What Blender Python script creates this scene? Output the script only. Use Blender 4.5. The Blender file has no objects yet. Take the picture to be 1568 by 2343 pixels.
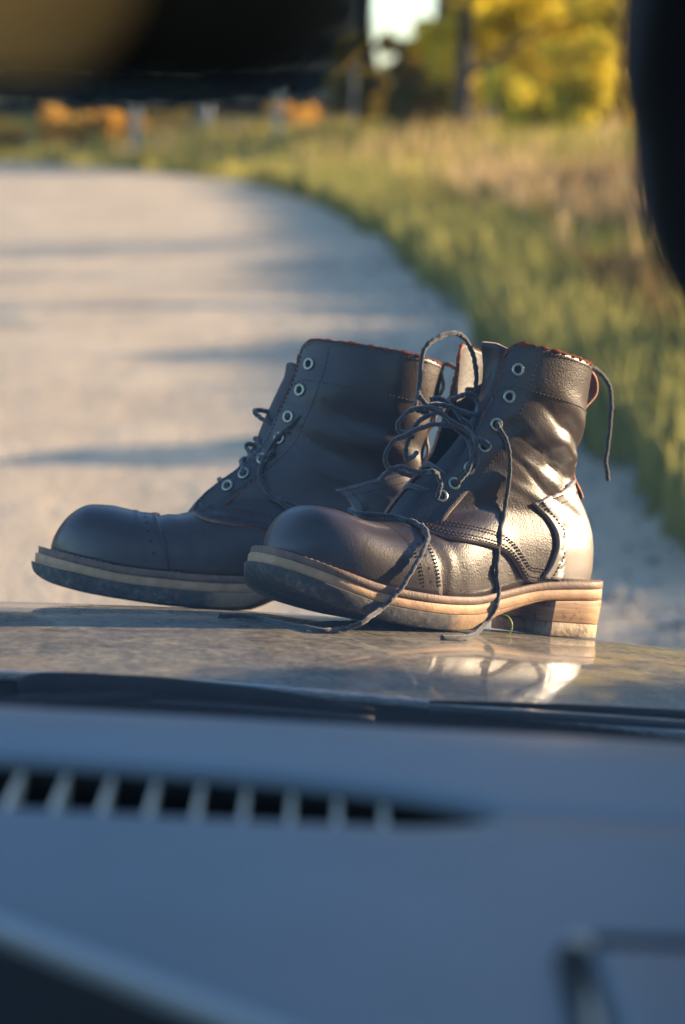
import bpy, bmesh, math, random
import numpy as np
from mathutils import Vector, Matrix, Euler, noise as mnoise

C = bpy.context.scene.collection
SC = bpy.context.scene
PI = math.pi
rng = np.random.default_rng(7)
random.seed(7)

# ------------------------------------------------------------------ camera
EYE = (0.0, 0.0, 1.30)
PITCH = math.radians(8.83)
cam_d = bpy.data.cameras.new('camera')
cam = bpy.data.objects.new('camera', cam_d)
C.objects.link(cam)
cam.location = EYE
cam.rotation_euler = (PI / 2 - PITCH, 0, 0)
cam_d.sensor_fit = 'VERTICAL'
cam_d.sensor_height = 23.6
cam_d.sensor_width = 15.8
cam_d.lens = 23.6 * 5900 / 2342
cam_d.clip_start = 0.05
cam_d.clip_end = 3000
cam_d.dof.use_dof = True
cam_d.dof.focus_distance = 1.975
cam_d.dof.aperture_fstop = 4.0
SC.camera = cam

# ------------------------------------------------------------------ sky, sun, exposure
SUN_DIR = Vector((0.90, 0.34, 0.215)).normalized()        # towards the sun
SUN_EL = math.asin(SUN_DIR.z)
SUN_AZ = math.atan2(SUN_DIR.x, SUN_DIR.y)
world = bpy.data.worlds.new("World")
SC.world = world
world.use_nodes = True
wn = world.node_tree.nodes
wl = world.node_tree.links
wn.clear()
w_out = wn.new('ShaderNodeOutputWorld')
w_bg = wn.new('ShaderNodeBackground')
w_sky = wn.new('ShaderNodeTexSky')
w_sky.sky_type = 'NISHITA'
w_sky.sun_disc = False
w_sky.sun_elevation = SUN_EL
w_sky.sun_rotation = SUN_AZ
w_sky.air_density = 1.0
w_sky.dust_density = 0.6
w_sky.ozone_density = 3.5
w_bg.inputs['Strength'].default_value = 0.13
wl.new(w_sky.outputs[0], w_bg.inputs[0])
wl.new(w_bg.outputs[0], w_out.inputs[0])

sun_d = bpy.data.lights.new('sun', 'SUN')
sun_d.energy = 5.0
sun_d.angle = math.radians(0.55)
sun_d.color = (1.0, 0.75, 0.48)
sun = bpy.data.objects.new('sun', sun_d)
C.objects.link(sun)
sun.rotation_euler = (-SUN_DIR).to_track_quat('-Z', 'Y').to_euler()

SC.view_settings.view_transform = 'Standard'
SC.view_settings.look = 'None'
SC.view_settings.exposure = 1.85
SC.view_settings.gamma = 1.0
SC.view_settings.use_curve_mapping = False
SC.render.engine = 'CYCLES'
SC.cycles.use_denoising = True
SC.cycles.max_bounces = 8
SC.cycles.transparent_max_bounces = 24
SC.cycles.caustics_reflective = False
SC.cycles.caustics_refractive = False
SC.cycles.sample_clamp_indirect = 6.0

# ------------------------------------------------------------------ material helpers
def mat_base(name):
    m = bpy.data.materials.new(name)
    m.use_nodes = True
    nt = m.node_tree
    b = nt.nodes['Principled BSDF']
    return m, nt, b

def n_new(nt, t, **kw):
    n = nt.nodes.new(t)
    for k, v in kw.items():
        if k in n.inputs:
            n.inputs[k].default_value = v
        else:
            setattr(n, k, v)
    return n

def ramp(nt, fac, stops):
    r = nt.nodes.new('ShaderNodeValToRGB')
    e = r.color_ramp.elements
    while len(e) < len(stops):
        e.new(0.5)
    for i, (p, c) in enumerate(stops):
        e[i].position = p
        e[i].color = (*c, 1) if len(c) == 3 else c
    nt.links.new(fac, r.inputs[0])
    return r

def simple(name, col, rough=0.6, metal=0.0, spec=0.5, var=0.0, scale=20.0, bump=0.0, bscale=200.0, coat=0.0, coat_r=0.1, sheen=0.0):
    m, nt, b = mat_base(name)
    b.inputs['Base Color'].default_value = (*col, 1)
    b.inputs['Roughness'].default_value = rough
    b.inputs['Metallic'].default_value = metal
    b.inputs['Specular IOR Level'].default_value = spec
    b.inputs['Coat Weight'].default_value = coat
    b.inputs['Coat Roughness'].default_value = coat_r
    b.inputs['Sheen Weight'].default_value = sheen
    tc = nt.nodes.new('ShaderNodeTexCoord')
    if var > 0:
        n = n_new(nt, 'ShaderNodeTexNoise', Scale=scale, Detail=5.0, Roughness=0.6)
        nt.links.new(tc.outputs['Object'], n.inputs['Vector'])
        lo = tuple(c * (1 - var) for c in col)
        hi = tuple(min(1, c * (1 + var)) for c in col)
        r = ramp(nt, n.outputs[0], [(0.3, lo), (0.7, hi)])
        nt.links.new(r.outputs[0], b.inputs['Base Color'])
    if bump > 0:
        n2 = n_new(nt, 'ShaderNodeTexNoise', Scale=bscale, Detail=4.0)
        nt.links.new(tc.outputs['Object'], n2.inputs['Vector'])
        bp = n_new(nt, 'ShaderNodeBump', Strength=bump, Distance=0.001)
        nt.links.new(n2.outputs[0], bp.inputs['Height'])
        nt.links.new(bp.outputs[0], b.inputs['Normal'])
    return m

def leather_mat(name, col, rough=0.38, grain=0.25):
    m, nt, b = mat_base(name)
    L = nt.links
    tc = nt.nodes.new('ShaderNodeTexCoord')
    n1 = n_new(nt, 'ShaderNodeTexNoise', Scale=28.0, Detail=6.0, Roughness=0.65)
    L.new(tc.outputs['Object'], n1.inputs['Vector'])
    r = ramp(nt, n1.outputs[0], [(0.3, tuple(c * 0.72 for c in col)), (0.7, tuple(c * 1.35 for c in col))])
    L.new(r.outputs[0], b.inputs['Base Color'])
    rr = nt.nodes.new('ShaderNodeMapRange')
    rr.inputs['To Min'].default_value = rough - 0.07
    rr.inputs['To Max'].default_value = rough + 0.12
    n3 = n_new(nt, 'ShaderNodeTexNoise', Scale=60.0, Detail=4.0)
    L.new(tc.outputs['Object'], n3.inputs['Vector'])
    L.new(n3.outputs[0], rr.inputs['Value'])
    L.new(rr.outputs[0], b.inputs['Roughness'])
    b.inputs['Specular IOR Level'].default_value = 0.5
    b.inputs['Coat Weight'].default_value = 0.2
    b.inputs['Coat Roughness'].default_value = 0.2
    v = n_new(nt, 'ShaderNodeTexVoronoi', Scale=800.0)
    L.new(tc.outputs['Object'], v.inputs['Vector'])
    n2 = n_new(nt, 'ShaderNodeTexNoise', Scale=480.0, Detail=5.0, Roughness=0.7)
    L.new(tc.outputs['Object'], n2.inputs['Vector'])
    n4 = n_new(nt, 'ShaderNodeTexNoise', Scale=34.0, Detail=3.0, Distortion=1.2)
    L.new(tc.outputs['Object'], n4.inputs['Vector'])
    b1 = n_new(nt, 'ShaderNodeBump', Strength=grain, Distance=0.0006)
    L.new(v.outputs['Distance'], b1.inputs['Height'])
    b2 = n_new(nt, 'ShaderNodeBump', Strength=grain * 1.1, Distance=0.0008)
    L.new(n2.outputs[0], b2.inputs['Height'])
    L.new(b1.outputs[0], b2.inputs['Normal'])
    b3 = n_new(nt, 'ShaderNodeBump', Strength=0.10, Distance=0.004)
    L.new(n4.outputs[0], b3.inputs['Height'])
    L.new(b2.outputs[0], b3.inputs['Normal'])
    L.new(b3.outputs[0], b.inputs['Normal'])
    return m

M = {}
M['leather'] = leather_mat('brown_leather', (0.026, 0.012, 0.0062))
M['cap_leather'] = leather_mat('toe_leather', (0.025, 0.012, 0.008), rough=0.38, grain=0.15)
M['counter_leather'] = leather_mat('polished_counter_leather', (0.050, 0.0235, 0.012), rough=0.48, grain=0.10)
_cb = M['counter_leather'].node_tree.nodes['Principled BSDF']
_cb.inputs['Specular IOR Level'].default_value = 1.0
_cb.inputs['Coat Weight'].default_value = 1.0
_cb.inputs['Coat Roughness'].default_value = 0.37
M['raw_edge'] = simple('raw_leather_edge', (0.34, 0.115, 0.045), rough=0.85, var=0.4, scale=300, bump=0.8, bscale=900, sheen=0.4)
M['lining'] = simple('boot_lining', (0.025, 0.014, 0.010), rough=0.55, var=0.3, scale=40, bump=0.3, bscale=400)
M['tongue'] = leather_mat('tongue_leather', (0.011, 0.006, 0.0045), rough=0.6)
M['welt'] = simple('welt_leather', (0.16, 0.085, 0.05), rough=0.6, var=0.4, scale=120, bump=0.4, bscale=500)
M['midsole'] = simple('midsole_leather', (0.42, 0.24, 0.115), rough=0.62, var=0.25, scale=90, bump=0.35, bscale=500)
M['thread'] = simple('thread', (0.035, 0.02, 0.014), rough=0.8)
M['welt_thread'] = simple('welt_thread', (0.30, 0.21, 0.13), rough=0.8)
M['lace'] = simple('lace_cotton', (0.030, 0.021, 0.016), rough=0.9, var=0.35, scale=900, bump=1.0, bscale=1300, sheen=0.5)
M['eyelet'] = simple('brass_eyelet', (0.34, 0.31, 0.23), rough=0.34, metal=1.0)
M['dark_hole'] = simple('dark_hole', (0.008, 0.006, 0.005), rough=0.9)

def outsole_mat():
    m, nt, b = mat_base('outsole_rubber')
    L = nt.links
    tc = nt.nodes.new('ShaderNodeTexCoord')
    n1 = n_new(nt, 'ShaderNodeTexNoise', Scale=45.0, Detail=8.0, Roughness=0.75)
    n2 = n_new(nt, 'ShaderNodeTexNoise', Scale=230.0, Detail=5.0, Roughness=0.7)
    mp = nt.nodes.new('ShaderNodeMapping')
    mp.inputs['Scale'].default_value = (0.5, 1, 1.6)
    L.new(tc.outputs['Object'], mp.inputs['Vector'])
    L.new(mp.outputs[0], n1.inputs['Vector'])
    L.new(tc.outputs['Object'], n2.inputs['Vector'])
    mx = n_new(nt, 'ShaderNodeMath', operation='MULTIPLY')
    L.new(n1.outputs[0], mx.inputs[0])
    L.new(n2.outputs[0], mx.inputs[1])
    r = ramp(nt, mx.outputs[0], [(0.2, (0.030, 0.028, 0.026)), (0.31, (0.085, 0.072, 0.058)), (0.42, (0.26, 0.22, 0.17))])
    sx = nt.nodes.new('ShaderNodeSeparateXYZ')
    L.new(tc.outputs['Object'], sx.inputs[0])
    wv = n_new(nt, 'ShaderNodeMath', operation='MULTIPLY_ADD')
    L.new(n1.outputs[0], wv.inputs[0])
    wv.inputs[1].default_value = 0.02
    L.new(sx.outputs['X'], wv.inputs[2])
    sm = nt.nodes.new('ShaderNodeMapRange')
    sm.inputs['From Min'].default_value = 0.150
    sm.inputs['From Max'].default_value = 0.166
    L.new(wv.outputs[0], sm.inputs['Value'])
    rl = ramp(nt, n2.outputs[0], [(0.3, (0.26, 0.155, 0.075)), (0.7, (0.42, 0.27, 0.14))])
    mm = nt.nodes.new('ShaderNodeMix')
    mm.data_type = 'RGBA'
    L.new(sm.outputs[0], mm.inputs['Factor'])
    L.new(r.outputs[0], mm.inputs['A'])
    L.new(rl.outputs[0], mm.inputs['B'])
    L.new(mm.outputs['Result'], b.inputs['Base Color'])
    b.inputs['Roughness'].default_value = 0.75
    bp = n_new(nt, 'ShaderNodeBump', Strength=0.6, Distance=0.001)
    L.new(n2.outputs[0], bp.inputs['Height'])
    L.new(bp.outputs[0], b.inputs['Normal'])
    return m
M['outsole'] = outsole_mat()

def heel_mat():
    m, nt, b = mat_base('stacked_heel_leather')
    L = nt.links
    tc = nt.nodes.new('ShaderNodeTexCoord')
    mp = nt.nodes.new('ShaderNodeMapping')
    mp.inputs['Scale'].default_value = (25, 25, 420)
    L.new(tc.outputs['Object'], mp.inputs['Vector'])
    n1 = n_new(nt, 'ShaderNodeTexNoise', Scale=1.0, Detail=4.0, Roughness=0.6)
    L.new(mp.outputs[0], n1.inputs['Vector'])
    r = ramp(nt, n1.outputs[0], [(0.3, (0.24, 0.13, 0.065)), (0.52, (0.40, 0.235, 0.115)), (0.75, (0.50, 0.32, 0.17))])
    n2 = n_new(nt, 'ShaderNodeTexNoise', Scale=150.0, Detail=3.0)
    L.new(tc.outputs['Object'], n2.inputs['Vector'])
    r2 = ramp(nt, n2.outputs[0], [(0.28, (0.25, 0.2, 0.16)), (0.4, (1, 1, 1))])
    mx = nt.nodes.new('ShaderNodeMix')
    mx.data_type = 'RGBA'
    mx.blend_type = 'MULTIPLY'
    mx.inputs['Factor'].default_value = 0.7
    L.new(r.outputs[0], mx.inputs['A'])
    L.new(r2.outputs[0], mx.inputs['B'])
    L.new(mx.outputs['Result'], b.inputs['Base Color'])
    b.inputs['Roughness'].default_value = 0.55
    bp = n_new(nt, 'ShaderNodeBump', Strength=0.4, Distance=0.0008)
    L.new(n1.outputs[0], bp.inputs['Height'])
    L.new(bp.outputs[0], b.inputs['Normal'])
    return m
M['heel'] = heel_mat()
M['heel_lift'] = simple('heel_lift_rubber', (0.36, 0.27, 0.17), rough=0.7, var=0.5, scale=130, bump=0.7, bscale=350)

def hood_mat():
    m, nt, b = mat_base('dusty_dark_car_paint')
    L = nt.links
    tc = nt.nodes.new('ShaderNodeTexCoord')
    n1 = n_new(nt, 'ShaderNodeTexNoise', Scale=42.0, Detail=9.0, Roughness=0.75, Distortion=0.4)
    n2 = n_new(nt, 'ShaderNodeTexNoise', Scale=140.0, Detail=6.0, Roughness=0.75)
    L.new(tc.outputs['Object'], n1.inputs['Vector'])
    L.new(tc.outputs['Object'], n2.inputs['Vector'])
    mx = n_new(nt, 'ShaderNodeMath', operation='MULTIPLY')
    L.new(n1.outputs[0], mx.inputs[0])
    L.new(n2.outputs[0], mx.inputs[1])
    r = ramp(nt, mx.outputs[0], [(0.17, (0.010, 0.010, 0.011)), (0.27, (0.05, 0.045, 0.036)), (0.40, (0.20, 0.175, 0.13))])
    L.new(r.outputs[0], b.inputs['Base Color'])
    b.inputs['Roughness'].default_value = 0.42
    b.inputs['Coat Weight'].default_value = 1.0
    rr = nt.nodes.new('ShaderNodeMapRange')
    rr.inputs['From Min'].default_value = 0.15
    rr.inputs['From Max'].default_value = 0.42
    rr.inputs['To Min'].default_value = 0.035
    rr.inputs['To Max'].default_value = 0.13
    L.new(mx.outputs[0], rr.inputs['Value'])
    L.new(rr.outputs[0], b.inputs['Coat Roughness'])
    # dry dust lying on the clear coat
    dust = nt.nodes.new('ShaderNodeBsdfDiffuse')
    dust.inputs['Color'].default_value = (0.36, 0.30, 0.21, 1)
    dm = nt.nodes.new('ShaderNodeMapRange')
    dm.inputs['From Min'].default_value = 0.17
    dm.inputs['From Max'].default_value = 0.38
    dm.inputs['To Min'].default_value = 0.14
    dm.inputs['To Max'].default_value = 0.52
    L.new(mx.outputs[0], dm.inputs['Value'])
    ms = nt.nodes.new('ShaderNodeMixShader')
    L.new(dm.outputs[0], ms.inputs[0])
    L.new(b.outputs[0], ms.inputs[1])
    L.new(dust.outputs[0], ms.inputs[2])
    L.new(ms.outputs[0], nt.nodes['Material Output'].inputs['Surface'])
    return m
M['hood'] = hood_mat()
M['black_plastic'] = simple('black_plastic', (0.012, 0.011, 0.010), rough=0.85, spec=0.15, var=0.3, scale=60, bump=0.2, bscale=500)
M['rubber'] = simple('black_rubber', (0.012, 0.012, 0.012), rough=0.6)
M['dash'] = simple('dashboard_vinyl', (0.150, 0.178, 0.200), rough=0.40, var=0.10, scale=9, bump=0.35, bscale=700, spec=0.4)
M['dash_dark_shade'] = simple('dashboard_lower_shade', (0.010, 0.014, 0.024), rough=0.8, var=0.15, scale=12, bump=0.3, bscale=600)
M['vent_well'] = simple('vent_black', (0.006, 0.006, 0.007), rough=0.8)
M['slat'] = simple('vent_slat_glint', (0.92, 0.80, 0.62), rough=0.25, spec=0.9)  # warm pale colour stands in for sun glints on the fins
M['edge_highlight'] = simple('edge_highlight_grey', (0.40, 0.42, 0.45), rough=0.35, spec=0.5)
M['trim'] = simple('trim_satin', (0.60, 0.50, 0.38), rough=0.3, spec=0.6, metal=0.2)
M['pillar'] = simple('pillar_black', (0.010, 0.009, 0.008), rough=0.8, bump=0.2, bscale=500)
M['headliner'] = simple('headliner', (0.46, 0.35, 0.20), rough=0.95, bump=0.3, bscale=800)
M['cabin'] = simple('cabin_carpet', (0.012, 0.013, 0.016), rough=0.95)
M['seat_cloth'] = simple('seat_cloth', (0.035, 0.037, 0.045), rough=0.95, var=0.3, scale=40)
M['mirror'] = simple('mirror_tan_reflection', (0.42, 0.28, 0.145), rough=0.16, metal=1.0)  # brown tint paints in the reflection of a tan interior

def glass_mat():
    m = bpy.data.materials.new('windshield_glass')
    m.use_nodes = True
    nt = m.node_tree
    nt.nodes.clear()
    L = nt.links
    out = nt.nodes.new('ShaderNodeOutputMaterial')
    geo = nt.nodes.new('ShaderNodeNewGeometry')
    dot = n_new(nt, 'ShaderNodeVectorMath', operation='DOT_PRODUCT')
    L.new(geo.outputs['Normal'], dot.inputs[0])
    L.new(geo.outputs['Incoming'], dot.inputs[1])
    ab = n_new(nt, 'ShaderNodeMath', operation='ABSOLUTE')
    L.new(dot.outputs['Value'], ab.inputs[0])
    om = n_new(nt, 'ShaderNodeMath', operation='SUBTRACT')
    om.inputs[0].default_value = 1.0
    L.new(ab.outputs[0], om.inputs[1])
    pw = n_new(nt, 'ShaderNodeMath', operation='POWER')
    L.new(om.outputs[0], pw.inputs[0])
    pw.inputs[1].default_value = 4.6
    ma = n_new(nt, 'ShaderNodeMath', operation='MULTIPLY_ADD')
    L.new(pw.outputs[0], ma.inputs[0])
    ma.inputs[1].default_value = 0.85
    ma.inputs[2].default_value = 0.04
    tr = nt.nodes.new('ShaderNodeBsdfTransparent')
    tr.inputs['Color'].default_value = (0.97, 0.985, 0.98, 1)
    gl = nt.nodes.new('ShaderNodeBsdfGlossy')
    gl.inputs['Roughness'].default_value = 0.03
    mix = nt.nodes.new('ShaderNodeMixShader')
    L.new(ma.outputs[0], mix.inputs[0])
    L.new(tr.outputs[0], mix.inputs[1])
    L.new(gl.outputs[0], mix.inputs[2])
    # thin film of dust on the pane
    dd = nt.nodes.new('ShaderNodeBsdfTranslucent')
    dd.inputs['Color'].default_value = (0.7, 0.7, 0.7, 1)
    tc = nt.nodes.new('ShaderNodeTexCoord')
    nz = n_new(nt, 'ShaderNodeTexNoise', Scale=9.0, Detail=6.0, Roughness=0.7)
    L.new(tc.outputs['Object'], nz.inputs['Vector'])
    mr = nt.nodes.new('ShaderNodeMapRange')
    mr.inputs['To Min'].default_value = 0.006
    mr.inputs['To Max'].default_value = 0.022
    L.new(nz.outputs[0], mr.inputs['Value'])
    mix2 = nt.nodes.new('ShaderNodeMixShader')
    L.new(mr.outputs[0], mix2.inputs[0])
    L.new(mix.outputs[0], mix2.inputs[1])
    L.new(dd.outputs[0], mix2.inputs[2])
    L.new(mix2.outputs[0], out.inputs[0])
    return m
M['glass'] = glass_mat()

def leaf_mat(name, lo, hi, scale=0.9, transl=0.45):
    m = bpy.data.materials.new(name)
    m.use_nodes = True
    nt = m.node_tree
    nt.nodes.clear()
    L = nt.links
    out = nt.nodes.new('ShaderNodeOutputMaterial')
    tc = nt.nodes.new('ShaderNodeTexCoord')
    n = n_new(nt, 'ShaderNodeTexNoise', Scale=scale, Detail=4.0, Roughness=0.7)
    L.new(tc.outputs['Object'], n.inputs['Vector'])
    r = ramp(nt, n.outputs[0], [(0.33, lo), (0.67, hi)])
    d = nt.nodes.new('ShaderNodeBsdfDiffuse')
    t = nt.nodes.new('ShaderNodeBsdfTranslucent')
    L.new(r.outputs[0], d.inputs[0])
    L.new(r.outputs[0], t.inputs[0])
    mix = nt.nodes.new('ShaderNodeMixShader')
    mix.inputs[0].default_value = transl
    L.new(d.outputs[0], mix.inputs[1])
    L.new(t.outputs[0], mix.inputs[2])
    L.new(mix.outputs[0], out.inputs[0])
    return m
M['suede_edge'] = leaf_mat('suede_edge', (0.22, 0.075, 0.038), (0.38, 0.14, 0.07), 400.0, 0.55)
M['yellow_leaf'] = leaf_mat('yellow_leaves', (0.42, 0.32, 0.03), (0.86, 0.70, 0.08), 1.3)
M['olive_leaf'] = leaf_mat('olive_leaves', (0.06, 0.05, 0.012), (0.30, 0.22, 0.03), 1.1)
M['orange_leaf'] = leaf_mat('orange_leaves', (0.50, 0.25, 0.05), (0.80, 0.52, 0.10), 1.2)
M['conifer_leaf'] = leaf_mat('conifer_needles', (0.010, 0.016, 0.008), (0.032, 0.040, 0.018), 0.8, 0.2)
M['green_leaf'] = leaf_mat('green_leaves', (0.04, 0.07, 0.015), (0.12, 0.15, 0.03), 1.4)
M['grass_green'] = leaf_mat('grass_green', (0.16, 0.16, 0.04), (0.58, 0.47, 0.12), 0.55, 0.5)
M['grass_near'] = leaf_mat('grass_near', (0.10, 0.115, 0.04), (0.42, 0.36, 0.10), 0.9, 0.5)
M['weed_brown'] = leaf_mat('weed_brown', (0.09, 0.055, 0.025), (0.24, 0.15, 0.06), 1.2, 0.4)
M['grass_dry'] = leaf_mat('grass_dry', (0.30, 0.19, 0.09), (0.55, 0.40, 0.20), 0.6, 0.5)
M['sprig'] = simple('fresh_sprig', (0.30, 0.42, 0.04), rough=0.5)
M['bark'] = simple('bark', (0.055, 0.042, 0.032), rough=0.95, var=0.4, scale=4, bump=0.8, bscale=12)
M['post_wood'] = simple('weathered_post_wood', (0.40, 0.35, 0.28), rough=0.85, var=0.2, scale=8)
M['post_grey'] = simple('grey_post_wood', (0.30, 0.31, 0.33), rough=0.85, var=0.2, scale=8)

def road_mat():
    m, nt, b = mat_base('gravel_road')
    L = nt.links
    tc = nt.nodes.new('ShaderNodeTexCoord')
    n1 = n_new(nt, 'ShaderNodeTexNoise', Scale=0.9, Detail=7.0, Roughness=0.68)
    mp = nt.nodes.new('ShaderNodeMapping')
    mp.inputs['Scale'].default_value = (1.0, 0.45, 1.0)
    L.new(tc.outputs['Object'], mp.inputs['Vector'])
    L.new(mp.outputs[0], n1.inputs['Vector'])
    v = n_new(nt, 'ShaderNodeTexVoronoi', Scale=34.0)
    L.new(tc.outputs['Object'], v.inputs['Vector'])
    n2 = n_new(nt, 'ShaderNodeTexNoise', Scale=9.0, Detail=8.0, Roughness=0.8)
    L.new(tc.outputs['Object'], n2.inputs['Vector'])
    ad = n_new(nt, 'ShaderNodeMath', operation='ADD')
    L.new(n1.outputs[0], ad.inputs[0])
    L.new(n2.outputs[0], ad.inputs[1])
    r = ramp(nt, ad.outputs[0], [(0.35, (0.33, 0.24, 0.155)), (0.5, (0.45, 0.345, 0.225)), (0.65, (0.57, 0.445, 0.295))])
    dv = n_new(nt, 'ShaderNodeMath', operation='MULTIPLY')
    dv.inputs[1].default_value = 0.5
    L.new(ad.outputs[0], dv.inputs[0])
    L.new(dv.outputs[0], r.inputs[0])
    L.new(r.outputs[0], b.inputs['Base Color'])
    b.inputs['Roughness'].default_value = 0.9
    b1 = n_new(nt, 'ShaderNodeBump', Strength=0.3, Distance=0.02)
    L.new(v.outputs['Distance'], b1.inputs['Height'])
    b2 = n_new(nt, 'ShaderNodeBump', Strength=0.4, Distance=0.12)
    L.new(n1.outputs[0], b2.inputs['Height'])
    L.new(b1.outputs[0], b2.inputs['Normal'])
    L.new(b2.outputs[0], b.inputs['Normal'])
    return m
M['road'] = road_mat()
M['pebble'] = simple('pebble_stone', (0.30, 0.28, 0.26), rough=0.85, var=0.35, scale=9)

def ground_mat():
    m, nt, b = mat_base('meadow_soil')
    L = nt.links
    tc = nt.nodes.new('ShaderNodeTexCoord')
    n1 = n_new(nt, 'ShaderNodeTexNoise', Scale=0.22, Detail=8.0, Roughness=0.7)
    L.new(tc.outputs['Object'], n1.inputs['Vector'])
    r = ramp(nt, n1.outputs[0], [(0.35, (0.10, 0.11, 0.035)), (0.52, (0.20, 0.17, 0.06)), (0.68, (0.30, 0.22, 0.10))])
    L.new(r.outputs[0], b.inputs['Base Color'])
    b.inputs['Roughness'].default_value = 1.0
    return m
M['ground'] = ground_mat()
M['hill'] = simple('added_wooded_hill', (0.16, 0.10, 0.035), rough=1.0, var=0.6, scale=0.09, bump=0.9, bscale=0.2)

# ------------------------------------------------------------------ mesh helpers
def link(name, me, mats, parent=None, smooth=True):
    o = bpy.data.objects.new(name, me)
    C.objects.link(o)
    if not isinstance(mats, (list, tuple)):
        mats = [mats]
    for m in mats:
        me.materials.append(m)
    if parent is not None:
        o.parent = parent
    if smooth:
        me.polygons.foreach_set('use_smooth', [True] * len(me.polygons))
    return o

def mesh_obj(name, V, F, mats, parent=None, smooth=True):
    me = bpy.data.meshes.new(name)
    me.from_pydata([tuple(map(float, v)) for v in V], [], F)
    me.update()
    return link(name, me, mats, parent, smooth)

def empty(name, label, cat, loc=(0, 0, 0), group=None):
    o = bpy.data.objects.new(name, None)
    o.empty_display_size = 0.05
    C.objects.link(o)
    o.location = loc
    o['label'] = label
    o['category'] = cat
    if group:
        o['group'] = group
    return o

def tag(o, label=None, cat=None, group=None, kind=None):
    for k, v in (('label', label), ('category', cat), ('group', group), ('kind', kind)):
        if v:
            o[k] = v
    return o

def grid_faces(n, m, closed_u=False, closed_v=False, base=0, flip=False):
    F = []
    for i in range(n if closed_u else n - 1):
        for j in range(m if closed_v else m - 1):
            a = base + i * m + j
            b = base + ((i + 1) % n) * m + j
            c = base + ((i + 1) % n) * m + (j + 1) % m
            d = base + i * m + (j + 1) % m
            F.append((a, d, c, b) if flip else (a, b, c, d))
    return F

def grid_normals(P):
    du = np.gradient(P, axis=0)
    dv = np.gradient(P, axis=1)
    n = np.cross(du, dv)
    l = np.linalg.norm(n, axis=2, keepdims=True)
    n = n / np.maximum(l, 1e-12)
    return n

def sheet(name, P, mats, parent, thick=0.0022, offset=0.0, center=None, mo=None):
    """leather sheet from a grid of points, given real thickness inwards"""
    P = np.asarray(P, float)
    N = grid_normals(P)
    c = P.reshape(-1, 3).mean(0) if center is None else np.asarray(center)
    flip = ((P - c) * N).sum() < 0
    if flip:
        N = -N
    P = P + N * offset
    n, m = P.shape[:2]
    o = mesh_obj(name, P.reshape(-1, 3), grid_faces(n, m, flip=flip), mats, parent)
    md = o.modifiers.new('thickness', 'SOLIDIFY')
    md.thickness = thick
    md.offset = -1
    if mo:
        md.material_offset = mo[0]
        md.material_offset_rim = mo[1]
    return o

def catmull(pts, sub=8):
    pts = [np.asarray(p, float) for p in pts]
    out = []
    n = len(pts)
    for i in range(n - 1):
        p0 = pts[max(i - 1, 0)]
        p1, p2 = pts[i], pts[i + 1]
        p3 = pts[min(i + 2, n - 1)]
        for k in range(sub):
            t = k / sub
            out.append(0.5 * ((2 * p1) + (-p0 + p2) * t + (2 * p0 - 5 * p1 + 4 * p2 - p3) * t * t + (-p0 + 3 * p1 - 3 * p2 + p3) * t ** 3))
    out.append(pts[-1])
    return np.array(out)

def tube_geo(path, r, seg=8, base=0, cap=True, wob=0.0):
    path = np.asarray(path, float)
    n = len(path)
    T = np.gradient(path, axis=0)
    T /= np.maximum(np.linalg.norm(T, axis=1, keepdims=True), 1e-12)
    ref = np.array([0.3, 0.2, 1.0])
    if abs(T[0] @ ref) > 0.95 * np.linalg.norm(ref):
        ref = np.array([1.0, 0, 0])
    u = np.cross(T[0], ref)
    u /= np.linalg.norm(u)
    V = []
    for i in range(n):
        u = u - T[i] * (u @ T[i])
        u /= max(np.linalg.norm(u), 1e-9)
        w = np.cross(T[i], u)
        rr = r[i] if hasattr(r, '__len__') else r
        if wob:
            rr = rr * (1 + wob * math.sin(i * 1.7) * 0.5)
        for k in range(seg):
            a = 2 * PI * k / seg
            V.append(path[i] + rr * (math.cos(a) * u + math.sin(a) * w))
    F = grid_faces(n, seg, closed_v=True, base=base)
    if cap:
        F.append(tuple(base + k for k in range(seg)))
        F.append(tuple(base + (n - 1) * seg + k for k in reversed(range(seg))))
    return V, F

def tube(name, pts, r, mat, parent=None, seg=8, sub=8, wob=0.0):
    path = catmull(pts, sub)
    if hasattr(r, '__len__'):
        r = np.interp(np.linspace(0, 1, len(path)), np.linspace(0, 1, len(r)), r)
    V, F = tube_geo(path, r, seg, wob=wob)
    return mesh_obj(name, V, F, mat, parent)

def fix_normals(o):
    bm = bmesh.new()
    bm.from_mesh(o.data)
    bmesh.ops.recalc_face_normals(bm, faces=bm.faces)
    bm.to_mesh(o.data)
    bm.free()
    return o

def box_obj(name, size, loc, mat, parent=None, rot=(0, 0, 0), bevel=0.0, segs=3):
    bm = bmesh.new()
    bmesh.ops.create_cube(bm, size=1.0)
    for v in bm.verts:
        v.co = Vector((v.co.x * size[0], v.co.y * size[1], v.co.z * size[2]))
    if bevel:
        bmesh.ops.bevel(bm, geom=list(bm.edges), offset=bevel, segments=segs, affect='EDGES', profile=0.5)
    R = Euler(rot).to_matrix().to_4x4()
    bmesh.ops.transform(bm, matrix=Matrix.Translation(loc) @ R, verts=bm.verts)
    me = bpy.data.meshes.new(name)
    bm.to_mesh(me)
    bm.free()
    return link(name, me, mat, parent, smooth=bevel > 0)

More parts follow.
